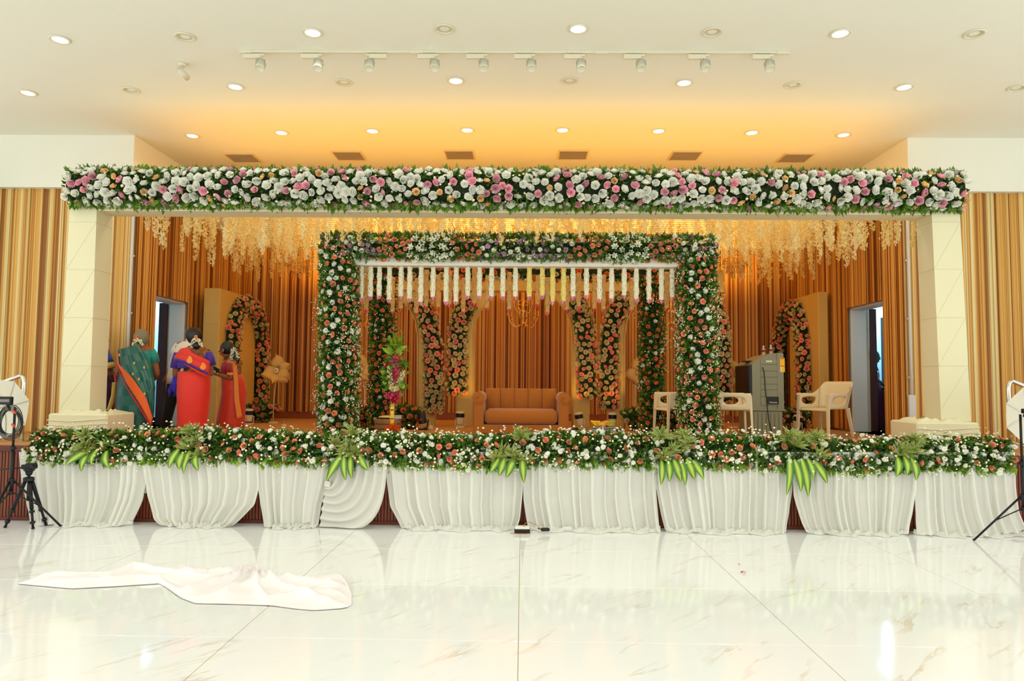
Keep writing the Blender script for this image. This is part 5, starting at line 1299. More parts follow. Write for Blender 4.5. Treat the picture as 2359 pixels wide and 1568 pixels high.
FY = 9.75; c = at(1392, 996, FY); zp = at(1392, 1000, FY)[2] - STAGE
zp = max(zp, .05) + .075
ft = thing('low_table', (c[0], FY, STAGE), 'low grey tray stand for the fruit on the stage edge', 'stand'); MB().lathe([(.16, 0), (.17, .02), (.15, zp * .6), (.17, zp)], n=20).build('stand', mat('grey_cloth', (176, 176, 176), .8), ft, True)
t = thing('fruit_tray', (c[0], FY, STAGE + zp), 'wide grey metal tray holding the fruit right of the sofa', 'tray'); MB().lathe([(.12, 0), (.18, .012), (.205, .03), (.20, .034), (.17, .018), (.001, .01)], n=28).build('dish', SILV, t, True)
def banana(mb, p, L, ang, lift, r=.017):
    pts = []; rs = []
    for s_ in np.linspace(0, 1, 9):
        an = -.7 + 1.4 * s_; pts.append((p[0] + L * (s_ - .5) * math.cos(ang), p[1] + L * (s_ - .5) * math.sin(ang), p[2] + lift * (1 - math.cos(an)) * 2 + .0)); rs.append(r * math.sin(PI * (.10 + .8 * s_)) ** .5)
    mb.tube(pts, rs, 8)
for nm, lab, col, dx, rz in (('banana_bunch', 'bunch of ripe yellow bananas on the left of the fruit tray', (244, 196, 36), -.10, .4), ('banana_bunch', 'bunch of greenish bananas on the right of the fruit tray', (190, 178, 52), .11, -.5)):
    b = thing(nm, (c[0] + dx, FY, STAGE + zp + .028), lab, 'bananas', 'banana bunches', rz)
    bm = mat('banana_%d' % col[0], col, .5, noise=.06, nscale=20)
    for k in range(6):
        mb = MB(); banana(mb, (0, -.06 + .022 * k, .018 + .02 * (k % 3)), .15, 1.2 + .15 * k, .03); mb.build('banana', bm, b, True)
    MB().ball((.0, .05, .06), (.014, .014, .02), 8, 5).build('stalk', GREEN_M, b, True)
for dx, dy, r, lab, col in ((-.03, -.10, .042, 'small orange melon at the front of the fruit tray', (226, 160, 70)), (.03, .02, .052, 'ripe mango in the middle of the fruit tray', (222, 140, 44)), (.00, .11, .045, 'round orange fruit at the back of the fruit tray', (214, 130, 40))):
    f = thing('fruit', (c[0] + dx, FY + dy, STAGE + zp + .02), lab, 'fruit', 'round fruit on the tray'); MB().ball((0, 0, r * .9), (r * 1.1, r, r * .9), 16, 10).build('flesh', mat('fruit_%d' % col[1], col, .5, noise=.08, nscale=20), f, True); MB().tube([(0, 0, r * 1.75), (.003, 0, r * 2.0)], .004, 6).build('stalk', WOOD, f)

# ================================================================== PHOTO STANDS, TRIPOD, RAILS
CHAR = mat('charcoal_metal', (26, 26, 28), .4, .3); UMB = mat('umbrella_white', (232, 228, 208), .8, trans=.2)
def umbrella(c, R_, tilt, label, rot):
    t = thing('photo_umbrella', c, label, 'umbrella'); V = []; n = 8; m = 6; rim = []
    M_ = np.array(Matrix.Rotation(tilt[0], 3, 'X') @ Matrix.Rotation(tilt[1], 3, 'Z'))
    P = np.zeros((n * 6, m, 3))
    for i in range(n * 6):
        a = 2 * PI * i / (n * 6) + rot; k = abs(((i % 6) / 6) - .5) * 2
        for j in range(m):
            q_ = j / (m - 1); r = R_ * q_ * (1 - .10 * (1 - k * k) * q_); P[i, j] = M_ @ np.array([r * math.cos(a), -.20 * R_ * 1.9 * q_ ** 1.8 + .02 * (1 - k) * q_, r * math.sin(a)])
    grid('canopy', P, UMB, t, closed=True)
    for k in range(n):
        a = 2 * PI * k / n + rot; MB().tube([M_ @ np.array([R_ * q_ * math.cos(a), -.20 * R_ * 1.9 * q_ ** 1.8 - .006, R_ * q_ * math.sin(a)]) for q_ in np.linspace(0, 1.06, 8)], .003, 5).build('rib', STEEL, t)
    MB().tube([M_ @ np.array([0, .05, 0]), M_ @ np.array([0, -.34, 0])], .005, 6).build('shaft', STEEL, t)
    return t
def light_stand(px, ytop, yhub, Y, label, legs):
    a = at(px, ytop, Y); h = at(px, yhub, Y); t = thing('light_stand', (h[0], Y, 0), label, 'light stand', 'photo light stands'); B = np.array([h[0], Y, 0])
    MB().tube([(0, 0, h[2] - .12), (0, 0, h[2] + .35)], .017, 10).build('lower_pole', CHAR, t, True); MB().tube([(0, 0, h[2] + .3), (0, 0, a[2] - .01)], .013, 10).build('upper_pole', CHAR, t, True)
    MB().lathe([(.02, -.02), (.026, -.015), (.026, .015), (.02, .02)], (0, 0, h[2] + .35), 12).build('clamp_collar', CHAR, t); MB().tube([(0, -.0, h[2] + .35), (.05, -.02, h[2] + .35)], .007, 6).build('knob', CHAR, t)
    MB().lathe([(.03, -.03), (.03, .03)], (0, 0, h[2]), 12).build('hub', CHAR, t); MB().lathe([(.026, -.02), (.026, .02)], (0, 0, h[2] - .12), 12).build('lower_hub', CHAR, t)
    for lx, ly in legs:
        f = np.array([lx, ly, .008]); top = np.array([lx * .06, ly * .06, h[2]]); mid = top + (f - top) * .55
        l = MB().tube([top, f], .011, 8).build('leg', CHAR, t, True); MB().tube([np.array([lx * .04, ly * .04, h[2] - .12]), mid], .006, 6).build('brace', CHAR, l, True); MB().ball(f + (0, 0, .004), (.015, .015, .012), 8, 5).build('rubber_foot', BLK, l, True)
    return t
LY = 7.55
light_stand(26, 935, 1108, LY, 'black light stand left of the small tripod, with a cable coil on it', [(.36, .30), (-.40, .22), (-.02, -.42)])
light_stand(2357, 952, 1145, 7.6, 'black light stand at the right end of the stage front', [(-.46, .10), (.30, .35), (.3, -.36)])
c = at(20, 922, LY); fl_ = thing('flash_unit', (c[0], LY - .03, c[2]), 'black flash unit with a lit panel clamped on the stand left of the tripod', 'flash')
MB().box((0, -.03, 0), (.165, .05, .085), bev=.008).build('body', BLK, fl_); MB().box((.01, -.057, .0), (.12, .004, .03), bev=.002).build('front_screen', mat('screen_grey', (120, 120, 110), .3), fl_); MB().tube([(.01, 0, -.04), (.03, .02, -.10)], .014, 8).build('bracket', CHAR, fl_)
c = at(2357, 946, 7.6); fl_ = thing('flash_unit', (c[0], 7.57, c[2]), 'black flash unit on the stand at the right end of the stage front', 'flash')
MB().box((0, -.03, 0), (.10, .05, .05), bev=.006).build('body', BLK, fl_); MB().tube([(0, 0, -.02), (0, .02, -.06)], .012, 8).build('bracket', CHAR, fl_)
umbrella(at(10, 938, 7.78), .34, (.05, .12), 'white photo umbrella behind the flash at the left frame edge', .25)
umbrella(at(2374, 957, 7.85), .34, (.0, -.1), 'white photo umbrella at the right frame edge', .38)
c = at(25, 968, LY - .05); t = thing('cable_coil', c, 'black cable coil with red ties hung on the left light stand', 'cable')
for k in range(5):
    r1 = .10 + .012 * k; MB().tube([(r1 * math.cos(a) * .92 + .006 * k - .01, -.006 * k + .006 * math.sin(3 * a + k), r1 * 1.25 * math.sin(a) - .02) for a in np.linspace(0, 2 * PI, 31)[:-1]], .005, 5, closed=True).build('cable_loop', BLK, t, True)
for x, z in ((.055, .09), (.05, -.05)): MB().tube([(x - .015, -.03, z + .015), (x + .015, -.03, z - .015)], .012, 6).build('red_tie', mat('tie_red', (214, 66, 30), .5), t)

TYY = 7.72; c = at(68, 1068, TYY); t = thing('tripod', (c[0], TYY, 0), 'small black camera tripod with a fluid head left of the drapes', 'tripod'); H_ = c[2]
MB().box((0, 0, H_ - .03), (.13, .10, .05), bev=.01).box((.02, 0, H_), (.09, .06, .018), bev=.004).build('head', BLK, t); MB().tube([(-.06, 0, H_ - .04), (-.2, -.05, H_ - .05), (-.31, -.06, H_ - .055)], [.007, .007, .011], 8).build('pan_handle', BLK, t, True)
MB().lathe([(.05, H_ - .075), (.055, H_ - .065), (.05, H_ - .05)], n=14).build('head_base', BLK, t); MB().lathe([(.02, H_ - .125), (.03, H_ - .115), (.04, H_ - .08)], n=14).build('bowl', BLK, t); MB().tube([(0, 0, H_ - .12), (0, 0, .3)], .014, 10).build('centre_column', CHAR, t)
MB().lathe([(.03, 0), (.055, .01), (.055, .04), (.035, .05)], (0, 0, H_ - .19), 16).build('collar', BLK, t)
for px, py in ((12, 1213), (76, 1216), (106, 1208)):
    f = atz(px, py, 0.012) - np.array([c[0], TYY, 0]); f[2] = .012; top = np.array([f[0] * .12, f[1] * .12, H_ - .16]); m1 = top + (f - top) * .62
    l = MB().tube([top, m1], .020, 8).build('leg', CHAR, t, True); MB().tube([m1 - (f - top) * .02, f], .013, 8).build('lower_leg', CHAR, l, True)
    for k_ in (.64, .86): pp = top + (f - top) * k_; MB().tube([pp, pp + (f - top) * .05], .026, 8).build('leg_lock', BLK, l, True)
    MB().ball(f, (.020, .020, .012), 8, 5).build('foot', BLK, l, True)
for sg, px, py, px2, py2, lab in ((-1, 57, 862, 0, 884, 'polished steel handrail at the stage steps left of the cloth pillar'), (1, 2322, 874, 2359, 890, 'polished steel handrail at the stage steps behind the right photo umbrella')):
    Y = 8.75; a = at(px, py, Y); b = at(px2, py2, Y); d = (b - a); d /= abs(d[0]); t = thing('handrail', (a[0], Y, STAGE), lab, 'handrail', 'steel handrails'); z = a[2] - STAGE
    MB().tube([(0, 0, 0), (0, 0, z - .10), (sg * .012, 0, z - .04), (sg * .05, 0, z - .015)] + [(sg * .05 + d[0] * q_, 0, z - .015 + d[2] * q_) for q_ in (.15, .6, 1.2)], .026, 12).build('rail', STEEL, t, True)
    MB().lathe([(.05, 0), (.05, .008), (.03, .012)], n=14).build('base_flange', STEEL, t); MB().tube([(0, 0, .12), (sg * .9, 0, .12 + d[2] * .75)], .014, 8).build('lower_bar', STEEL, t, True)

# ================================================================== ON THE HALL FLOOR
SHEET = mat('pinkish_sheet', (246, 239, 239), .8, spec=.15)
tp = [(42, 1344), (70, 1336), (125, 1323), (210, 1321), (250, 1322), (310, 1296), (380, 1308), (420, 1299), (480, 1311), (575, 1311), (605, 1324), (700, 1328), (785, 1322), (800, 1345), (810, 1368)]
bt = [(42, 1346), (165, 1357), (265, 1352), (368, 1345), (386, 1356), (415, 1378), (450, 1391), (545, 1393), (625, 1396), (685, 1404), (725, 1407), (785, 1403), (800, 1400), (810, 1394)]
nu, nv = 220, 40; P = np.zeros((nu, nv, 3))
for i in range(nu):
    u = i / (nu - 1); px = 42 + 768 * u; a, b = np.interp(px, [q[0] for q in tp], [q[1] for q in tp]), np.interp(px, [q[0] for q in bt], [q[1] for q in bt])
    for j in range(nv):
        v = j / (nv - 1); p = atz(px, a + (b - a) * v, 0)
        edge = min(1, 4 * v + .05, 4 * (1 - v) + .05, 12 * u + .02, 14 * (1 - u) + .05); d = math.hypot((px - 585) / 190, (a + (b - a) * v - 1325) / 55); an = math.atan2(a + (b - a) * v - 1325, (px - 585) * .33)
        w1 = (1 - abs(math.sin(an * 6 + .8 * d))) ** 2 * math.exp(-d * .55) * .075
        w2 = ((1 - abs(math.sin(v * 6 + math.sin(u * 9) * 1.6 + u * 5))) ** 2.2) * .045 * (1.3 - v); w3 = .012 * math.sin(u * 47 + v * 7) * math.sin(v * 13 + u * 21)
        p[2] = .003 + edge * (.008 + w1 + w2 + abs(w3)) + .035 * math.exp(-((px - 590) / 40) ** 2 - ((v - .15) / .25) ** 2) * (1 + .5 * math.sin(px * .35 + v * 20))
        P[i, j] = p
t = thing('crumpled_sheet', (0, 0, 0), 'crumpled pinkish white sheet lying on the marble floor', 'sheet'); grid('cloth', P, SHEET, t)
hem = MB(); hem.tube([P[i, -1] + (0, -.002, .002) for i in range(0, nu, 4)], .002, 5); hem.build('stitched_edge', mat('stitch_grey', (176, 166, 160), .8), t)
c = atz(1203, 1228, 0); t = thing('power_strip', (c[0], c[1] + .03, 0), 'black and white power adapter lying in the gap between the drapes', 'power adapter')
MB().box((0, 0, .022), (.17, .09, .044), bev=.008).build('black_case', BLK, t); MB().box((0, 0, .058), (.16, .085, .03), bev=.006).build('white_cover', WHITEP, t)
COP = mat('copper_cable', (196, 120, 50), .5)
c2 = np.array([c[0], c[1] + .03, 0]); pts = [at(x, y, c[1] + dy) - c2 for x, y, dy in ((1208, 1215, 0), (1207, 1209, -.02), (1211, 1204, -.03), (1218, 1202, -.04), (1228, 1205, -.05), (1238, 1210, -.05), (1246, 1219, -.06))]
t = thing('cable', c2, 'thin copper coloured cable looping over the cloth beside the power adapter', 'cable'); MB().tube(pts, .0035, 6).build('wire', COP, t, True); MB().tube([(-.13, -.06, .006), (-.05, -.075, .005), (.04, -.075, .005), (.09, -.055, .006)], .0035, 6).build('wire', COP, t, True)
c = at(1256, 1220, c[1] - .02); t = thing('plug', (c[0], c[1], .03), 'black cable plug lying on the drape hem right of the power adapter', 'plug'); MB().box((0, 0, .018), (.095, .05, .035), rot=.15, bev=.01).build('plug_body', BLK, t); MB().tube([(-.05, 0, .02), (-.08, .01, .03)], .006, 6).build('lead', BLK, t)
for px, py, lab, m_ in ((1713, 1320, 'red flower petal lying on the marble floor', PET['red']), (1704, 1302, 'tiny red petal fragment on the marble floor behind the larger petal', PET['red']), (1566, 1233, 'small green leaf on the marble floor before the drapes', GREEN_M)):
    c = atz(px, py, 0); t = thing('fallen_petal' if m_ is PET['red'] else 'fallen_leaf', (c[0], c[1], .002), lab, 'petal' if m_ is PET['red'] else 'leaf'); s_ = .022 if px == 1713 else .01
    P = blade((-s_, 0, .003), (s_, .004, .004), .008, s_ * .8, .3, 6, nrm=(0, 0, 1)); grid('petal' if m_ is PET['red'] else 'leaf', P, m_, t)
# ================================================================== PEOPLE
import bmesh
SKIN = [mat('skin_brown', (150, 92, 56), .55, spec=.3), mat('skin_deep', (112, 66, 40), .55, spec=.3)]
HAIR_B = mat('hair_black', (16, 12, 11), .4, spec=.5, bump=.5, bscale=90); HAIR_G = mat('hair_grey', (132, 122, 94), .5, noise=.3, nscale=50, bump=.5, bscale=90)
JAS = mat('jasmine_white', (246, 240, 206), .7, island=.07); LIP = mat('lips', (130, 60, 50), .5); EYEW = mat('eye_white', (226, 220, 210), .3); EYEB = mat('eye_dark', (24, 16, 12), .2)

def skin_body(J, E, root, m, parent, name='body', sub=2):
    names = list(J); me = bpy.data.meshes.new(name); me.from_pydata([tuple(J[k][0]) for k in names], [(names.index(a), names.index(b)) for a, b in E], [])
    o = bpy.data.objects.new(name, me); COL.objects.link(o)
    o.modifiers.new('skin', 'SKIN').use_smooth_shade = True
    bm = bmesh.new(); bm.from_mesh(me); lay = bm.verts.layers.skin.verify(); bm.verts.ensure_lookup_table()
    for i, k in enumerate(names):
        r = J[k][1]; bm.verts[i][lay].radius = r if isinstance(r, tuple) else (r, r); bm.verts[i][lay].use_root = (k == root)
    bm.to_mesh(me); bm.free()
    o.modifiers.new('sub', 'SUBSURF').levels = sub
    dg = bpy.context.evaluated_depsgraph_get(); ev = o.evaluated_get(dg); m2 = bpy.data.meshes.new_from_object(ev)
    bpy.data.objects.remove(o); m2.name = name; m2.materials.clear(); m2.materials.append(m)
    m2.polygons.foreach_set('use_smooth', np.ones(len(m2.polygons), bool))
    return link(name, m2, parent)

class Person:
    def __init__(s, px, Y, head_top, face, label, skin=0, floor=STAGE):
        b = at(px, 985, Y); s.B = np.array([b[0], Y, floor]); s.Y = Y; s.t = thing('person', s.B, label, 'person'); s.H = at(px, head_top, Y)[2] - floor; s.skin = SKIN[skin]
        a = math.radians(face); s.ca, s.sa = math.cos(a), math.sin(a); s.J = {}; s.E = []
    def q(s, px, py, dy=0.0): return at(px, py, s.Y + dy) - s.B
    def L(s, x, y, z, o=(0, 0, 0)): return np.array([x * s.ca - y * s.sa, x * s.sa + y * s.ca, z]) + np.array(o)
    def joint(s, n, p, r, to=None):
        s.J[n] = (np.array(p, float), r)
        if to: s.E.append((to, n))
    def hand(s, wrist, elbow, tag_, to, curl=.6, up=(0, 0, 1)):
        """palm, four curled fingers of unequal length and a side thumb"""
        d = nrmz(wrist - elbow); side = nrmz(np.cross(d, np.array(up, float))); nn = np.cross(side, d)
        palm = wrist + d * .055; s.joint(tag_ + 'palm', palm, (.030, .020), to)
        for k, (off, ln) in enumerate(((-.026, .062), (-.009, .074), (.009, .070), (.026, .055))):
            b = palm + side * off + d * .028; m_ = b + d * ln * .5 * math.cos(curl * .5) - nn * ln * .5 * math.sin(curl * .5); e = m_ + d * ln * .5 * math.cos(curl * 1.3) - nn * ln * .5 * math.sin(curl * 1.3)
            s.joint(tag_ + 'f%da' % k, b, .0095, tag_ + 'palm'); s.joint(tag_ + 'f%db' % k, m_, .0085, tag_ + 'f%da' % k); s.joint(tag_ + 'f%dc' % k, e, .007, tag_ + 'f%db' % k)
        tb = palm - side * .032 - d * .02; s.joint(tag_ + 't1', tb, .012, tag_ + 'palm'); s.joint(tag_ + 't2', tb - side * .018 + d * .03 - nn * .01, .010, tag_ + 't1'); s.joint(tag_ + 't3', tb - side * .014 + d * .055 - nn * .022, .008, tag_ + 't2')
    def arm(s, tag_, sh, el, wr, curl=.6, up=(0, 0, 1), thick=1.0, shoulder='neck'):
        s.joint(tag_ + 'sh', sh, .058 * thick, shoulder); s.joint(tag_ + 'ua', sh + (el - sh) * .5, .048 * thick, tag_ + 'sh'); s.joint(tag_ + 'el', el, .040 * thick, tag_ + 'ua'); s.joint(tag_ + 'fa', el + (wr - el) * .4, .038 * thick, tag_ + 'el'); s.joint(tag_ + 'wr', wr, .025, tag_ + 'fa'); s.hand(wr, el, tag_, tag_ + 'wr', curl, up)
    def torso(s, o=(0, 0, 0), head=None, lean=0.0, legs=True, wide=1.0, hw=.085):
        H = s.H; L = s.L
        s.joint('pelvis', L(0, 0, .52 * H, o), .125 * wide); s.joint('waist', L(0, .0, .61 * H, o), .105 * wide, 'pelvis'); s.joint('chest', L(0, .0, .72 * H, o), .118 * wide, 'waist'); s.joint('neck', L(0, -.01, .80 * H, o), .085, 'chest')
        hd = np.array(head) if head is not None else L(0, .02, .925 * H, o); s.head = hd
        s.joint('throat', L(0, .0, .845 * H, o) * .55 + (hd - (0, 0, .09)) * .45, .050, 'neck'); s.joint('jaw', hd + L(0, .012, -.060), .066, 'throat'); s.joint('skull', hd + L(0, .0, .02), .088, 'jaw'); s.joint('crown', hd + L(0, -.01, .075), .060, 'skull')
        s.joint('nose', hd + L(0, .100, -.012), .016, 'skull'); s.joint('nosetip', hd + L(0, .112, -.030), .010, 'nose')
        if legs:
            for sx in (-1, 1):
                n = 'l' if sx < 0 else 'r'
                s.joint(n + 'hip', L(sx * .09, 0, .49 * H, o), .088 * wide, 'pelvis'); s.joint(n + 'knee', L(sx * .085, .02, .27 * H, o), .060, n + 'hip'); s.joint(n + 'ank', L(sx * .085, -.01, .05 * H, o), .036, n + 'knee'); s.joint(n + 'toe', L(sx * .095, .13, .022, o), .028, n + 'ank')
    def build(s):
        s.body = skin_body(s.J, s.E, 'pelvis', s.skin, s.t)
        for sx in (-1, 1):
            e = s.head + s.L(sx * .034, .084, .008); MB().ball(e, (.012, .012, .009), 8, 6).build('eye', EYEW, s.body, True); MB().ball(e + s.L(0, .008, 0), (.006, .006, .006), 6, 4).build('iris', EYEB, s.body.children[-1] if False else s.body)
            MB().tube([s.head + s.L(sx * (.018 + .012 * q_), .090 - .008 * q_, .026 + .004 * math.sin(q_ * 2)) for q_ in (0, 1, 2)], .004, 5).build('eyebrow', HAIR_B, s.body)
            M_ = np.array([[s.ca, -s.sa, 0], [s.sa, s.ca, 0], [0, 0, 1]]); MB().ball(s.head + s.L(sx * .088, -.005, -.012), (.010, .020, .030), 8, 6, M=M_).build('ear', s.skin, s.body, True)
        MB().tube([s.head + s.L(q_ * .012, .086 - .004 * abs(q_), -.062) for q_ in (-2, -1, 0, 1, 2)], .006, 6).build('lips', LIP, s.body, True)
    def ringpx(s, rows, name, m, amp=.02, fr=9, cap=True, n=40, dy=0.0):
        R_ = []
        for k, r in enumerate(rows):
            py, pc, hw, dep = r[:4]; c = s.q(pc, py, dy); R_.append((c[0], c[1], max(c[2], .008), hw * s.Y / FOC, dep, amp * (k + 1) / len(rows), fr, .4 * k))
        return loft(name, R_[::-1], m, s.t, n, cap)
    def sheet(s, A, Bp, name, m, cx, hw, dep, off=.03, nu=26, nv=12, fold=.008, nf=5, parent=None, thick=.003, seed=0):
        """cloth panel between two edge lines measured on the photograph, lying over a rounded body"""
        A = np.array(A, float); Bp = np.array(Bp, float); P = np.zeros((nu, nv, 3))
        for i in range(nu):
            u = i / (nu - 1); k = u * (len(A) - 1); i0 = min(int(k), len(A) - 2); f = k - i0; a = A[i0] + (A[i0 + 1] - A[i0]) * f; k = u * (len(Bp) - 1); i0 = min(int(k), len(Bp) - 2); f = k - i0; b = Bp[i0] + (Bp[i0 + 1] - Bp[i0]) * f
            for j in range(nv):
                v = j / (nv - 1); p = a + (b - a) * v; x = (p[0] - cx) / hw; dy = -dep * math.sqrt(max(.02, 1 - x * x)) - off + fold * math.sin(v * nf * 6.28 + u * 3 + seed)
                P[i, j] = s.q(p[0], p[1], dy); P[i, j][2] = max(P[i, j][2], .01)
        return grid(name, P, m, parent or s.t, thick=thick)
    def hair(s, c, r, m, M=None): return MB().ball(c, r, 18, 12, M=M).build('hair', m, s.t, True)
    def jasmine(s, pts, r=.016, n=150, name='jasmine_string'):
        rng = np.random.default_rng(len(pts)); pts = np.array(pts); P = []; D = []
        for _ in range(n):
            k = rng.uniform(0, len(pts) - 1.001); i = int(k); p = pts[i] + (pts[i + 1] - pts[i]) * (k - i); d = nrmz(rng.normal(size=3)); P.append(p + d * r * .7); D.append(d)
        return leaves(name, np.array(P), np.array(D), .022, JAS, s.t, np.zeros(3), rng, down=0, wide=1.6, kind=False)

def cloth(name, rgb, **k): return mat(name, rgb, k.pop('rough', .5), spec=.35, sheen=.2, bump=k.pop('bump', .7), bscale=k.pop('bscale', 9), **k)
RED_S = cloth('sari_red', (222, 40, 16), noise=.06, nscale=6); BLUEV = cloth('blouse_violet', (64, 30, 140)); ORG = cloth('paisley_orange', (244, 140, 36)); ORB = cloth('border_orange', (236, 96, 16), noise=.06, nscale=16)
TEAL_B = cloth('blouse_teal', (24, 132, 118)); GOLDT = cloth('zari_gold', (206, 164, 70))
def mat_check(name, a, b, sc):
    m = bpy.data.materials.new(name); m.use_nodes = True; nt = m.node_tree; N = nt.nodes; L = nt.links; b_ = N['Principled BSDF']; uv = N.new('ShaderNodeUVMap'); mp = N.new('ShaderNodeMapping'); mp.inputs['Scale'].default_value = sc; ck = N.new('ShaderNodeTexChecker'); ck.inputs['Scale'].default_value = 1
    ck.inputs['Color1'].default_value = lin(a) + (1,); ck.inputs['Color2'].default_value = lin(b) + (1,); L.new(uv.outputs[0], mp.inputs['Vector']); L.new(mp.outputs[0], ck.inputs['Vector']); L.new(ck.outputs[0], b_.inputs['Base Color']); b_.inputs['Roughness'].default_value = .45; return m
TEAL_S = mat_check('sari_teal_check', (14, 92, 84), (62, 108, 88), (7, 5, 1)); TEAL_SK = mat_check('skirt_teal_check', (14, 88, 82), (44, 102, 88), (14, 8, 1))

def motif(p, A, name, m, pts, cx, hw, dep, off=.042, parent=None):
    """small woven motif lying on the cloth: a fan of points around A (pixels)"""
    c = p.q(A[0], A[1], -dep * math.sqrt(max(.02, 1 - ((A[0] - cx) / hw) ** 2)) - off - .004); V = [c]
    for x, y in pts: V.append(p.q(A[0] + x, A[1] + y, -dep * math.sqrt(max(.02, 1 - ((A[0] + x - cx) / hw) ** 2)) - off))
    n = len(pts); return MB().add(np.array(V), [(0, 1 + (k + 1) % n, 1 + k) for k in range(n)]).build(name, m, parent or p.t)
PAIS = [(0, -9.5), (-4, -8), (-3, -5), (-6, -2), (-7.5, 2.5), (-5, 6.5), (0, 8), (5, 6), (7, 1.5), (6, -3), (4, -7)]
DOT = [(2.6 * math.cos(a), 3.6 * math.sin(a)) for a in np.linspace(0, 2 * PI, 9)[:-1]]

# --- woman in red, back to us
p = Person(447, 9.8, 752, 0, 'woman in red sari and violet blouse seen from behind, with paisleys and blue tassel')
hd = p.q(448, 775, .0); p.torso((0, .02, 0), head=hd, wide=1.18)
p.arm('L', p.q(412, 818), p.q(404, 864, .03), p.q(420, 858, .26), thick=1.15); p.arm('R', p.q(480, 820), p.q(486, 862, .05), p.q(472, 852, .28), thick=1.1)
p.joint('backl', p.q(432, 818, -.02), .10, 'neck'); p.joint('backr', p.q(466, 818, -.02), .10, 'neck'); p.joint('mid', p.q(446, 842, -.01), .15, 'waist'); p.build()
p.ringpx([(856, 447, 35.5, .175), (870, 447, 36.5, .19), (895, 447, 37, .205), (925, 446, 35.5, .2), (960, 444, 33.5, .19), (1000, 443, 32, .185), (1018, 443, 33, .19)], 'sari_skirt', RED_S, .012, 7)
p.ringpx([(848, 447, 35, .165), (838, 447.5, 37, .172), (828, 448, 37, .165), (822, 449, 34, .13)], 'blouse', BLUEV, .0, 1)
for nm, a, b, r0, r1 in (('sleeve', (412, 813), (404, 848), .066, .072), ('sleeve', (479, 812), (487, 842), .062, .064)): MB().tube([p.q(*a), p.q((a[0] + b[0]) / 2, (a[1] + b[1]) / 2), p.q(*b)], [r0, (r0 + r1) / 2 + .004, r1], 16).build(nm, BLUEV, p.t, True)
o = p.sheet([(416, 803), (432, 799), (443, 812), (462, 821), (484, 832)], [(401, 822), (403, 829), (426, 834), (452, 848), (481, 863)], 'pallu', RED_S, 446, 46, .18, .035, fold=.004, nf=2)
p.sheet([(402, 824), (424, 830), (451, 844), (480, 858)], [(402, 829), (426, 835), (452, 849), (481, 864)], 'pallu_border', BLUEV, 446, 46, .18, .042, fold=.002, nv=4, parent=o)
p.sheet([(424, 837), (446, 848), (478, 864)], [(430, 842), (456, 858), (478, 867)], 'pallu_fold', RED_S, 446, 46, .18, .03, nv=4, parent=o)
for A in ((437, 829), (468, 844)): motif(p, A, 'paisley_motif', ORG, PAIS, 446, 46, .18, .046, o)
mb = MB(); rnd = random.Random(4)
for k in range(26):
    x = rnd.uniform(398, 410); e = rnd.uniform(385, 411); mb.tube([p.q(x, 867, -.02), p.q((x + e) / 2 + 1, 882, -.06), p.q(e, rnd.uniform(893, 916), -.05)], .0042, 5)
o2 = mb.build('tassel_fringe', cloth('tassel_blue', (50, 34, 170)), p.t); o2['kind'] = 'stuff'
p.hair(p.q(448, 773, -.005), (.105, .112, .125), HAIR_B); MB().ball(p.q(452, 796, -.10), (.052, .05, .05), 14, 10).build('hair_bun', HAIR_B, p.t, True)
p.jasmine([p.q(441, 797, -.125), p.q(444, 787, -.135), p.q(452, 781, -.14), p.q(460, 786, -.135), p.q(464, 797, -.125)], .018, 190)
o = link('hair_rose', flower_mesh('rose', 'salmon', 0), p.t); o.location = p.q(452, 776, -.13); o.scale = (.026,) * 3; o.rotation_euler = (PI / 2, 0, 0)

# --- woman in teal
p = Person(312, 9.82, 757, -18, 'grey haired woman in teal checked sari with orange border, seen from behind')
hd = p.q(326, 780, .0); p.torso((.05, .02, 0), head=hd, wide=1.12)
p.arm('L', p.q(282, 812), p.q(272, 862, .04), p.q(285, 855, .27)); p.arm('R', p.q(352, 815), p.q(362, 862, .02), p.q(352, 876, .24), thick=1.05)
p.joint('back', p.q(330, 812, -.01), .11, 'neck'); p.build()
p.ringpx([(862, 314, 38, .17), (885, 313, 41, .19), (915, 312, 42, .205), (950, 310, 42, .205), (985, 307, 41, .205), (1006, 306, 41, .205)], 'sari_skirt', TEAL_SK, .014, 8)
p.ringpx([(864, 317, 35, .155), (840, 320, 36, .165), (818, 323, 34, .145), (808, 324, 28, .12)], 'blouse', TEAL_B, 0, 1)
MB().tube([p.q(347, 808), p.q(353, 820), p.q(357, 835)], [.06, .068, .064], 16).build('sleeve', TEAL_B, p.t, True)
PA = [(269, 806), (270, 838), (290, 880), (320, 928), (348, 978)]; PB = [(318, 793), (338, 822), (354, 856), (358, 893), (351, 950)]
o = p.sheet(PA, PB, 'pallu', TEAL_S, 313, 52, .20, .03, nu=40, nv=26, fold=.012, nf=4)
p.sheet(PA, [(271, 806), (274, 838), (307, 873), (338, 918), (352, 962)], 'pallu_border', ORB, 313, 52, .20, .046, nu=40, nv=6, fold=.002, parent=o)
p.sheet([(266, 836), (284, 882), (314, 930), (346, 982)], [(268, 836), (286, 881), (317, 929), (348, 979)], 'border_edge', cloth('border_red', (196, 26, 26)), 313, 52, .20, .05, nv=3, fold=0, parent=o)
for A in ((275, 817), (309, 836), (332, 846), (306, 861), (320, 873), (333, 907)): motif(p, A, 'gold_motif', GOLDT, DOT, 313, 52, .20, .050, o)
for A in ((295, 976), (280, 935)): motif(p, A, 'gold_motif', GOLDT, [(1.3 * x, 1.4 * y) for x, y in DOT], 309, 46, .215, .02)
p.hair(p.q(326, 777, -.01), (.102, .108, .122), HAIR_G); MB().ball(p.q(315, 798, -.10), (.046, .042, .042), 14, 10).build('hair_bun', HAIR_G, p.t, True)
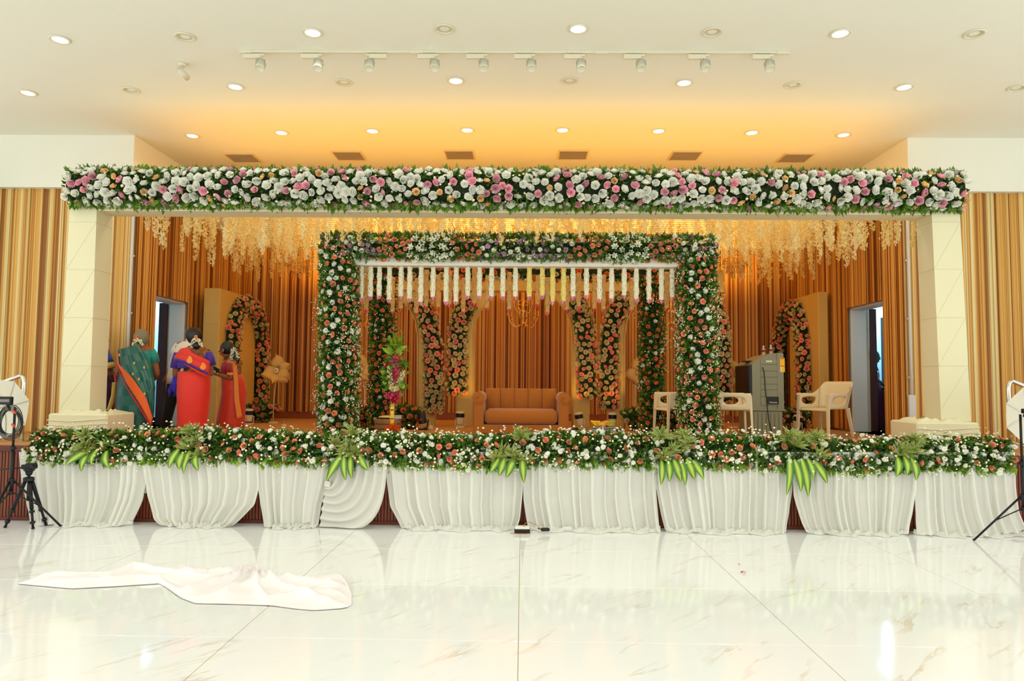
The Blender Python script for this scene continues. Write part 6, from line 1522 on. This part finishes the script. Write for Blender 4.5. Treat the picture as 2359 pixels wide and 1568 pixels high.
p.jasmine([p.q(308, 795, -.12), p.q(311, 785, -.13), p.q(318, 782, -.13), p.q(325, 787, -.12), p.q(327, 794, -.11)], .016, 150)
o = link('hair_rose', flower_mesh('rose', 'orange', 0), p.t); o.location = p.q(317, 776, -.125); o.scale = (.026,) * 3; o.rotation_euler = (PI / 2, 0, 0)

# --- woman half hidden behind the left cloth pillar
PURP = cloth('sari_purple', (58, 16, 64), noise=.1, nscale=12); BLUE = cloth('blouse_blue', (18, 62, 150))
p = Person(226, 10.08, 760, -80, 'woman in a purple sari and blue blouse, half hidden by the left cloth pillar', 1)
hd = p.q(231, 781); p.torso((0, 0, 0), head=hd)
p.arm('R', p.q(240, 815, -.12), p.q(250, 862, -.14), p.q(272, 862, -.05)); p.arm('L', p.q(232, 815, .14), p.q(246, 862, .16), p.q(270, 866, .08)); p.build()
p.ringpx([(866, 232, 32, .19), (900, 236, 34, .2), (940, 234, 33, .2), (1006, 228, 34, .2)], 'sari_skirt', PURP, .015, 8)
p.ringpx([(868, 230, 28, .15), (842, 228, 29, .17), (818, 229, 26, .15), (805, 230, 17, .10)], 'blouse', BLUE, 0, 1)
MB().tube([p.q(241, 810, -.12), p.q(248, 828, -.14), p.q(252, 838, -.145)], [.058, .066, .066], 14).build('sleeve', BLUE, p.t, True); MB().tube([p.q(251, 836, -.145), p.q(254, 848, -.145)], [.067, .066], 14).build('sleeve_border', GOLDT, p.t, True)
p.sheet([(262, 860), (266, 900), (262, 940), (255, 985)], [(274, 862), (276, 900), (271, 940), (268, 988)], 'pallu', cloth('pallu_crimson', (176, 20, 40)), 232, 60, .10, .10, nv=6, fold=.006, nf=2)
p.sheet([(258, 880), (256, 910), (244, 950)], [(268, 880), (266, 915), (252, 962)], 'pallu_border', GOLDT, 232, 60, .20, .02, nv=5, fold=.003)
p.hair(p.q(228, 777), (.10, .10, .118), HAIR_B)

# --- man in a white shirt
SHIRT = cloth('shirt_white', (232, 222, 204), rough=.8); TROU = cloth('trousers_black', (22, 22, 24), rough=.8)
p = Person(408, 10.6, 752, -25, 'man in a white shirt and black trousers stepping in front of the left doorway')
hd = p.q(441, 773, .0); p.torso((.06, 0, 0), head=hd, legs=False)
for n, a, b, c in (('l', (400, 884), (390, 930), (378, 985)), ('r', (420, 884), (424, 930), (424, 986))):
    p.joint(n + 'hip', p.q(*a), .085, 'pelvis'); p.joint(n + 'knee', p.q(*b), .06, n + 'hip'); p.joint(n + 'ank', p.q(*c), .04, n + 'knee'); f = p.q(*c) + p.L(0, .14, 0); f[2] = .03; p.joint(n + 'toe', f, .03, n + 'ank')
p.arm('L', p.q(411, 797), p.q(398, 838, -.03), p.q(385, 864, -.05), curl=1.2, up=(0, -1, 0)); p.arm('R', p.q(452, 800), p.q(462, 838, .1), p.q(452, 850, .3)); p.build()
p.ringpx([(884, 407, 22, .13), (868, 410, 24, .14), (840, 418, 27, .145), (812, 427, 28, .14), (794, 432, 24, .12), (786, 435, 14, .08)], 'shirt', SHIRT, .01, 9)
MB().tube([p.q(414, 794), p.q(406, 806), p.q(400, 820, -.01)], [.062, .068, .066], 16).build('sleeve', SHIRT, p.t, True); MB().tube([p.q(436, 788), p.q(438, 782)], [.062, .056], 16).build('collar', SHIRT, p.t, True)
for a, b, c in (((402, 878), (392, 930), (379, 986)), ((418, 878), (423, 930), (423, 987))): MB().tube([p.q(*a), p.q((a[0] + b[0]) / 2, (a[1] + b[1]) / 2), p.q(*b), p.q(*c)], [.100, .096, .082, .070], 16).build('trouser_leg', TROU, p.t, True)
MB().tube([p.q(407, 885), p.q(409, 876)], [.125, .118], 18).build('waistband', TROU, p.t, True)
p.hair(p.q(443, 770), (.095, .10, .105), HAIR_B)
for n in ((379, 986), (423, 987)): f = p.q(*n); f[2] = .04; MB().ball(f + p.L(0, .06, 0), (.055, .13, .04), 12, 8, M=np.array([[p.ca, -p.sa, 0], [p.sa, p.ca, 0], [0, 0, 1]])).build('shoe', BLK, p.t, True)

# --- woman in orange red, profile, phone in hand
ORS = cloth('sari_orange_red', (206, 52, 24), noise=.12, nscale=10); CRIM = cloth('blouse_crimson', (160, 16, 36)); PALG = cloth('pallu_golden', (222, 130, 40), noise=.1, nscale=14)
p = Person(534, 10.5, 789, 82, 'woman in orange red sari and glasses in profile, holding out a black phone')
hd = p.q(520, 806); p.torso((0, 0, 0), head=hd)
p.arm('L', p.q(533, 842, -.15), p.q(534, 871, -.17), p.q(501, 862, -.13), curl=1.0, thick=1.05); p.arm('R', p.q(526, 842, .14), p.q(520, 868, .14), p.q(504, 858, .02), curl=1.3); p.build()
p.ringpx([(862, 534, 23, .16), (880, 538, 25.5, .18), (905, 540, 27.5, .19), (935, 536, 28.5, .19), (970, 532, 31, .2), (1004, 530, 32, .2)], 'sari_skirt', ORS, .02, 9)
p.ringpx([(866, 532, 20, .15), (850, 531, 21, .16), (838, 530, 18, .15), (831, 528, 11, .10)], 'blouse', CRIM, 0, 1)
MB().tube([p.q(533, 838, -.14), p.q(534, 850, -.165), p.q(533, 860, -.17)], [.056, .064, .062], 14).build('sleeve', CRIM, p.t, True); MB().tube([p.q(533, 858, -.17), p.q(533, 864, -.17)], [.064, .063], 14).build('sleeve_border', ORG, p.t, True)
p.sheet([(520, 834), (535, 838), (538, 880), (539, 920), (546, 965)], [(528, 827), (546, 842), (549, 880), (551, 920), (558, 960)], 'pallu', PALG, 536, 32, .19, .03, nu=34, nv=10, fold=.006, nf=2)
p.hair(p.q(524, 802), (.095, .105, .11), HAIR_B, M=np.array(Matrix.Rotation(math.radians(90), 3, 'Z')))
MB().tube([p.q(533, 800, -.02), p.q(540, 815, -.03), p.q(544, 830, -.05), p.q(546, 845, -.06)], [.07, .062, .05, .02], 14).build('hair_tail', HAIR_B, p.t, True)
p.jasmine([p.q(533, 835, -.10), p.q(533, 820, -.11), p.q(535, 806, -.10), p.q(540, 803, -.09), p.q(546, 815, -.10), p.q(550, 826, -.10)], .014, 190)
for dy in (-.05, .03): MB().tube([p.q(514, 806, dy) + p.L(0, .0, 0) + np.array([-.015, .022 * math.cos(a), .018 * math.sin(a)]) for a in np.linspace(0, 2 * PI, 13)[:-1]], .003, 5, closed=True).build('glasses_rim', BLK, p.t)
MB().tube([p.q(512, 805, -.075), p.q(524, 804, -.10)], .003, 5).build('glasses_temple', BLK, p.t)
MB().lathe([(.027, 0), (.027, .012)], p.q(502, 862, -.13), 14, cap=False, M=np.array(Matrix.Rotation(PI / 2, 3, 'Y'))).build('bangle', GOLDT, p.t)
ph = thing('phone', at(494, 850, 10.42), 'black phone held out by the woman in orange red', 'phone'); MB().box((0, 0, 0), (.15, .012, .072), bev=.004, M=Matrix.Rotation(.5, 3, 'Y')).build('case', BLK, ph); MB().box((-.012, -.012, -.03), (.07, .008, .02), M=Matrix.Rotation(.2, 3, 'Y')).build('paper_slip', WHITEP, ph)

cb = thing('cupboard', (7.02, 13.6, STAGE), 'tall dark cupboard in the right side room behind the person', 'cupboard'); MB().box((.08, 0, 1.05), (.36, .5, 2.1), bev=.006).build('carcass', mat('cupboard_dark', (38, 46, 60), .5), cb); MB().box((-.02, -.256, 1.05), (.30, .014, 2.04), bev=.004).build('door', mat('cupboard_dark', (38, 46, 60), .5), cb)

# --- person in the right side room
DKS = cloth('sari_maroon', (96, 20, 50), rough=.7); NAVY = cloth('pallu_navy', (24, 30, 66), rough=.7)
p = Person(2008, 12.5, 812, -85, 'person in dark maroon sari and glasses leaning over a table in the right doorway', 1)
hd = p.q(2014, 824); p.torso((0, 0, 0), head=hd)
p.arm('R', p.q(2012, 848, -.12), p.q(2019, 876, -.12), p.q(2034, 884, -.06)); p.arm('L', p.q(2010, 848, .12), p.q(2018, 876, .12), p.q(2034, 886, .06)); p.build()
p.ringpx([(880, 2008, 17, .16), (905, 2012, 19, .18), (940, 2014, 21, .18), (985, 2015, 23, .19)], 'sari_skirt', DKS, .02, 8)
p.ringpx([(882, 2008, 15, .14), (862, 2008, 15, .15), (846, 2008, 12, .13)], 'blouse', NAVY, 0, 1); p.hair(p.q(2012, 820), (.10, .10, .11), HAIR_B)
MB().tube([p.q(2019, 824, -.05) + np.array([.0, .018 * math.cos(a), .016 * math.sin(a)]) for a in np.linspace(0, 2 * PI, 13)[:-1]], .003, 5, closed=True).build('glasses_rim', STEEL, p.t)
c = at(2042, 893, 12.5); tb = thing('side_table', (c[0] + .16, 12.5, STAGE), 'dark table in the right side room', 'table'); zt3 = c[2] - STAGE
MB().box((0, 0, zt3 - .015), (.62, .9, .03), bev=.005).build('table_top', BLK, tb); MB().box((.04, 0, (zt3 - .03) / 2), (.52, .8, zt3 - .03)).build('cabinet', BLK, tb)
tr = thing('tray', (c[0] + .05, 12.45, STAGE + zt3), 'white tray on the table in the right side room', 'tray'); MB().lathe([(.08, 0), (.12, .02), (.115, .02), (.001, .006)], n=20).build('dish', WHITEP, tr, True)
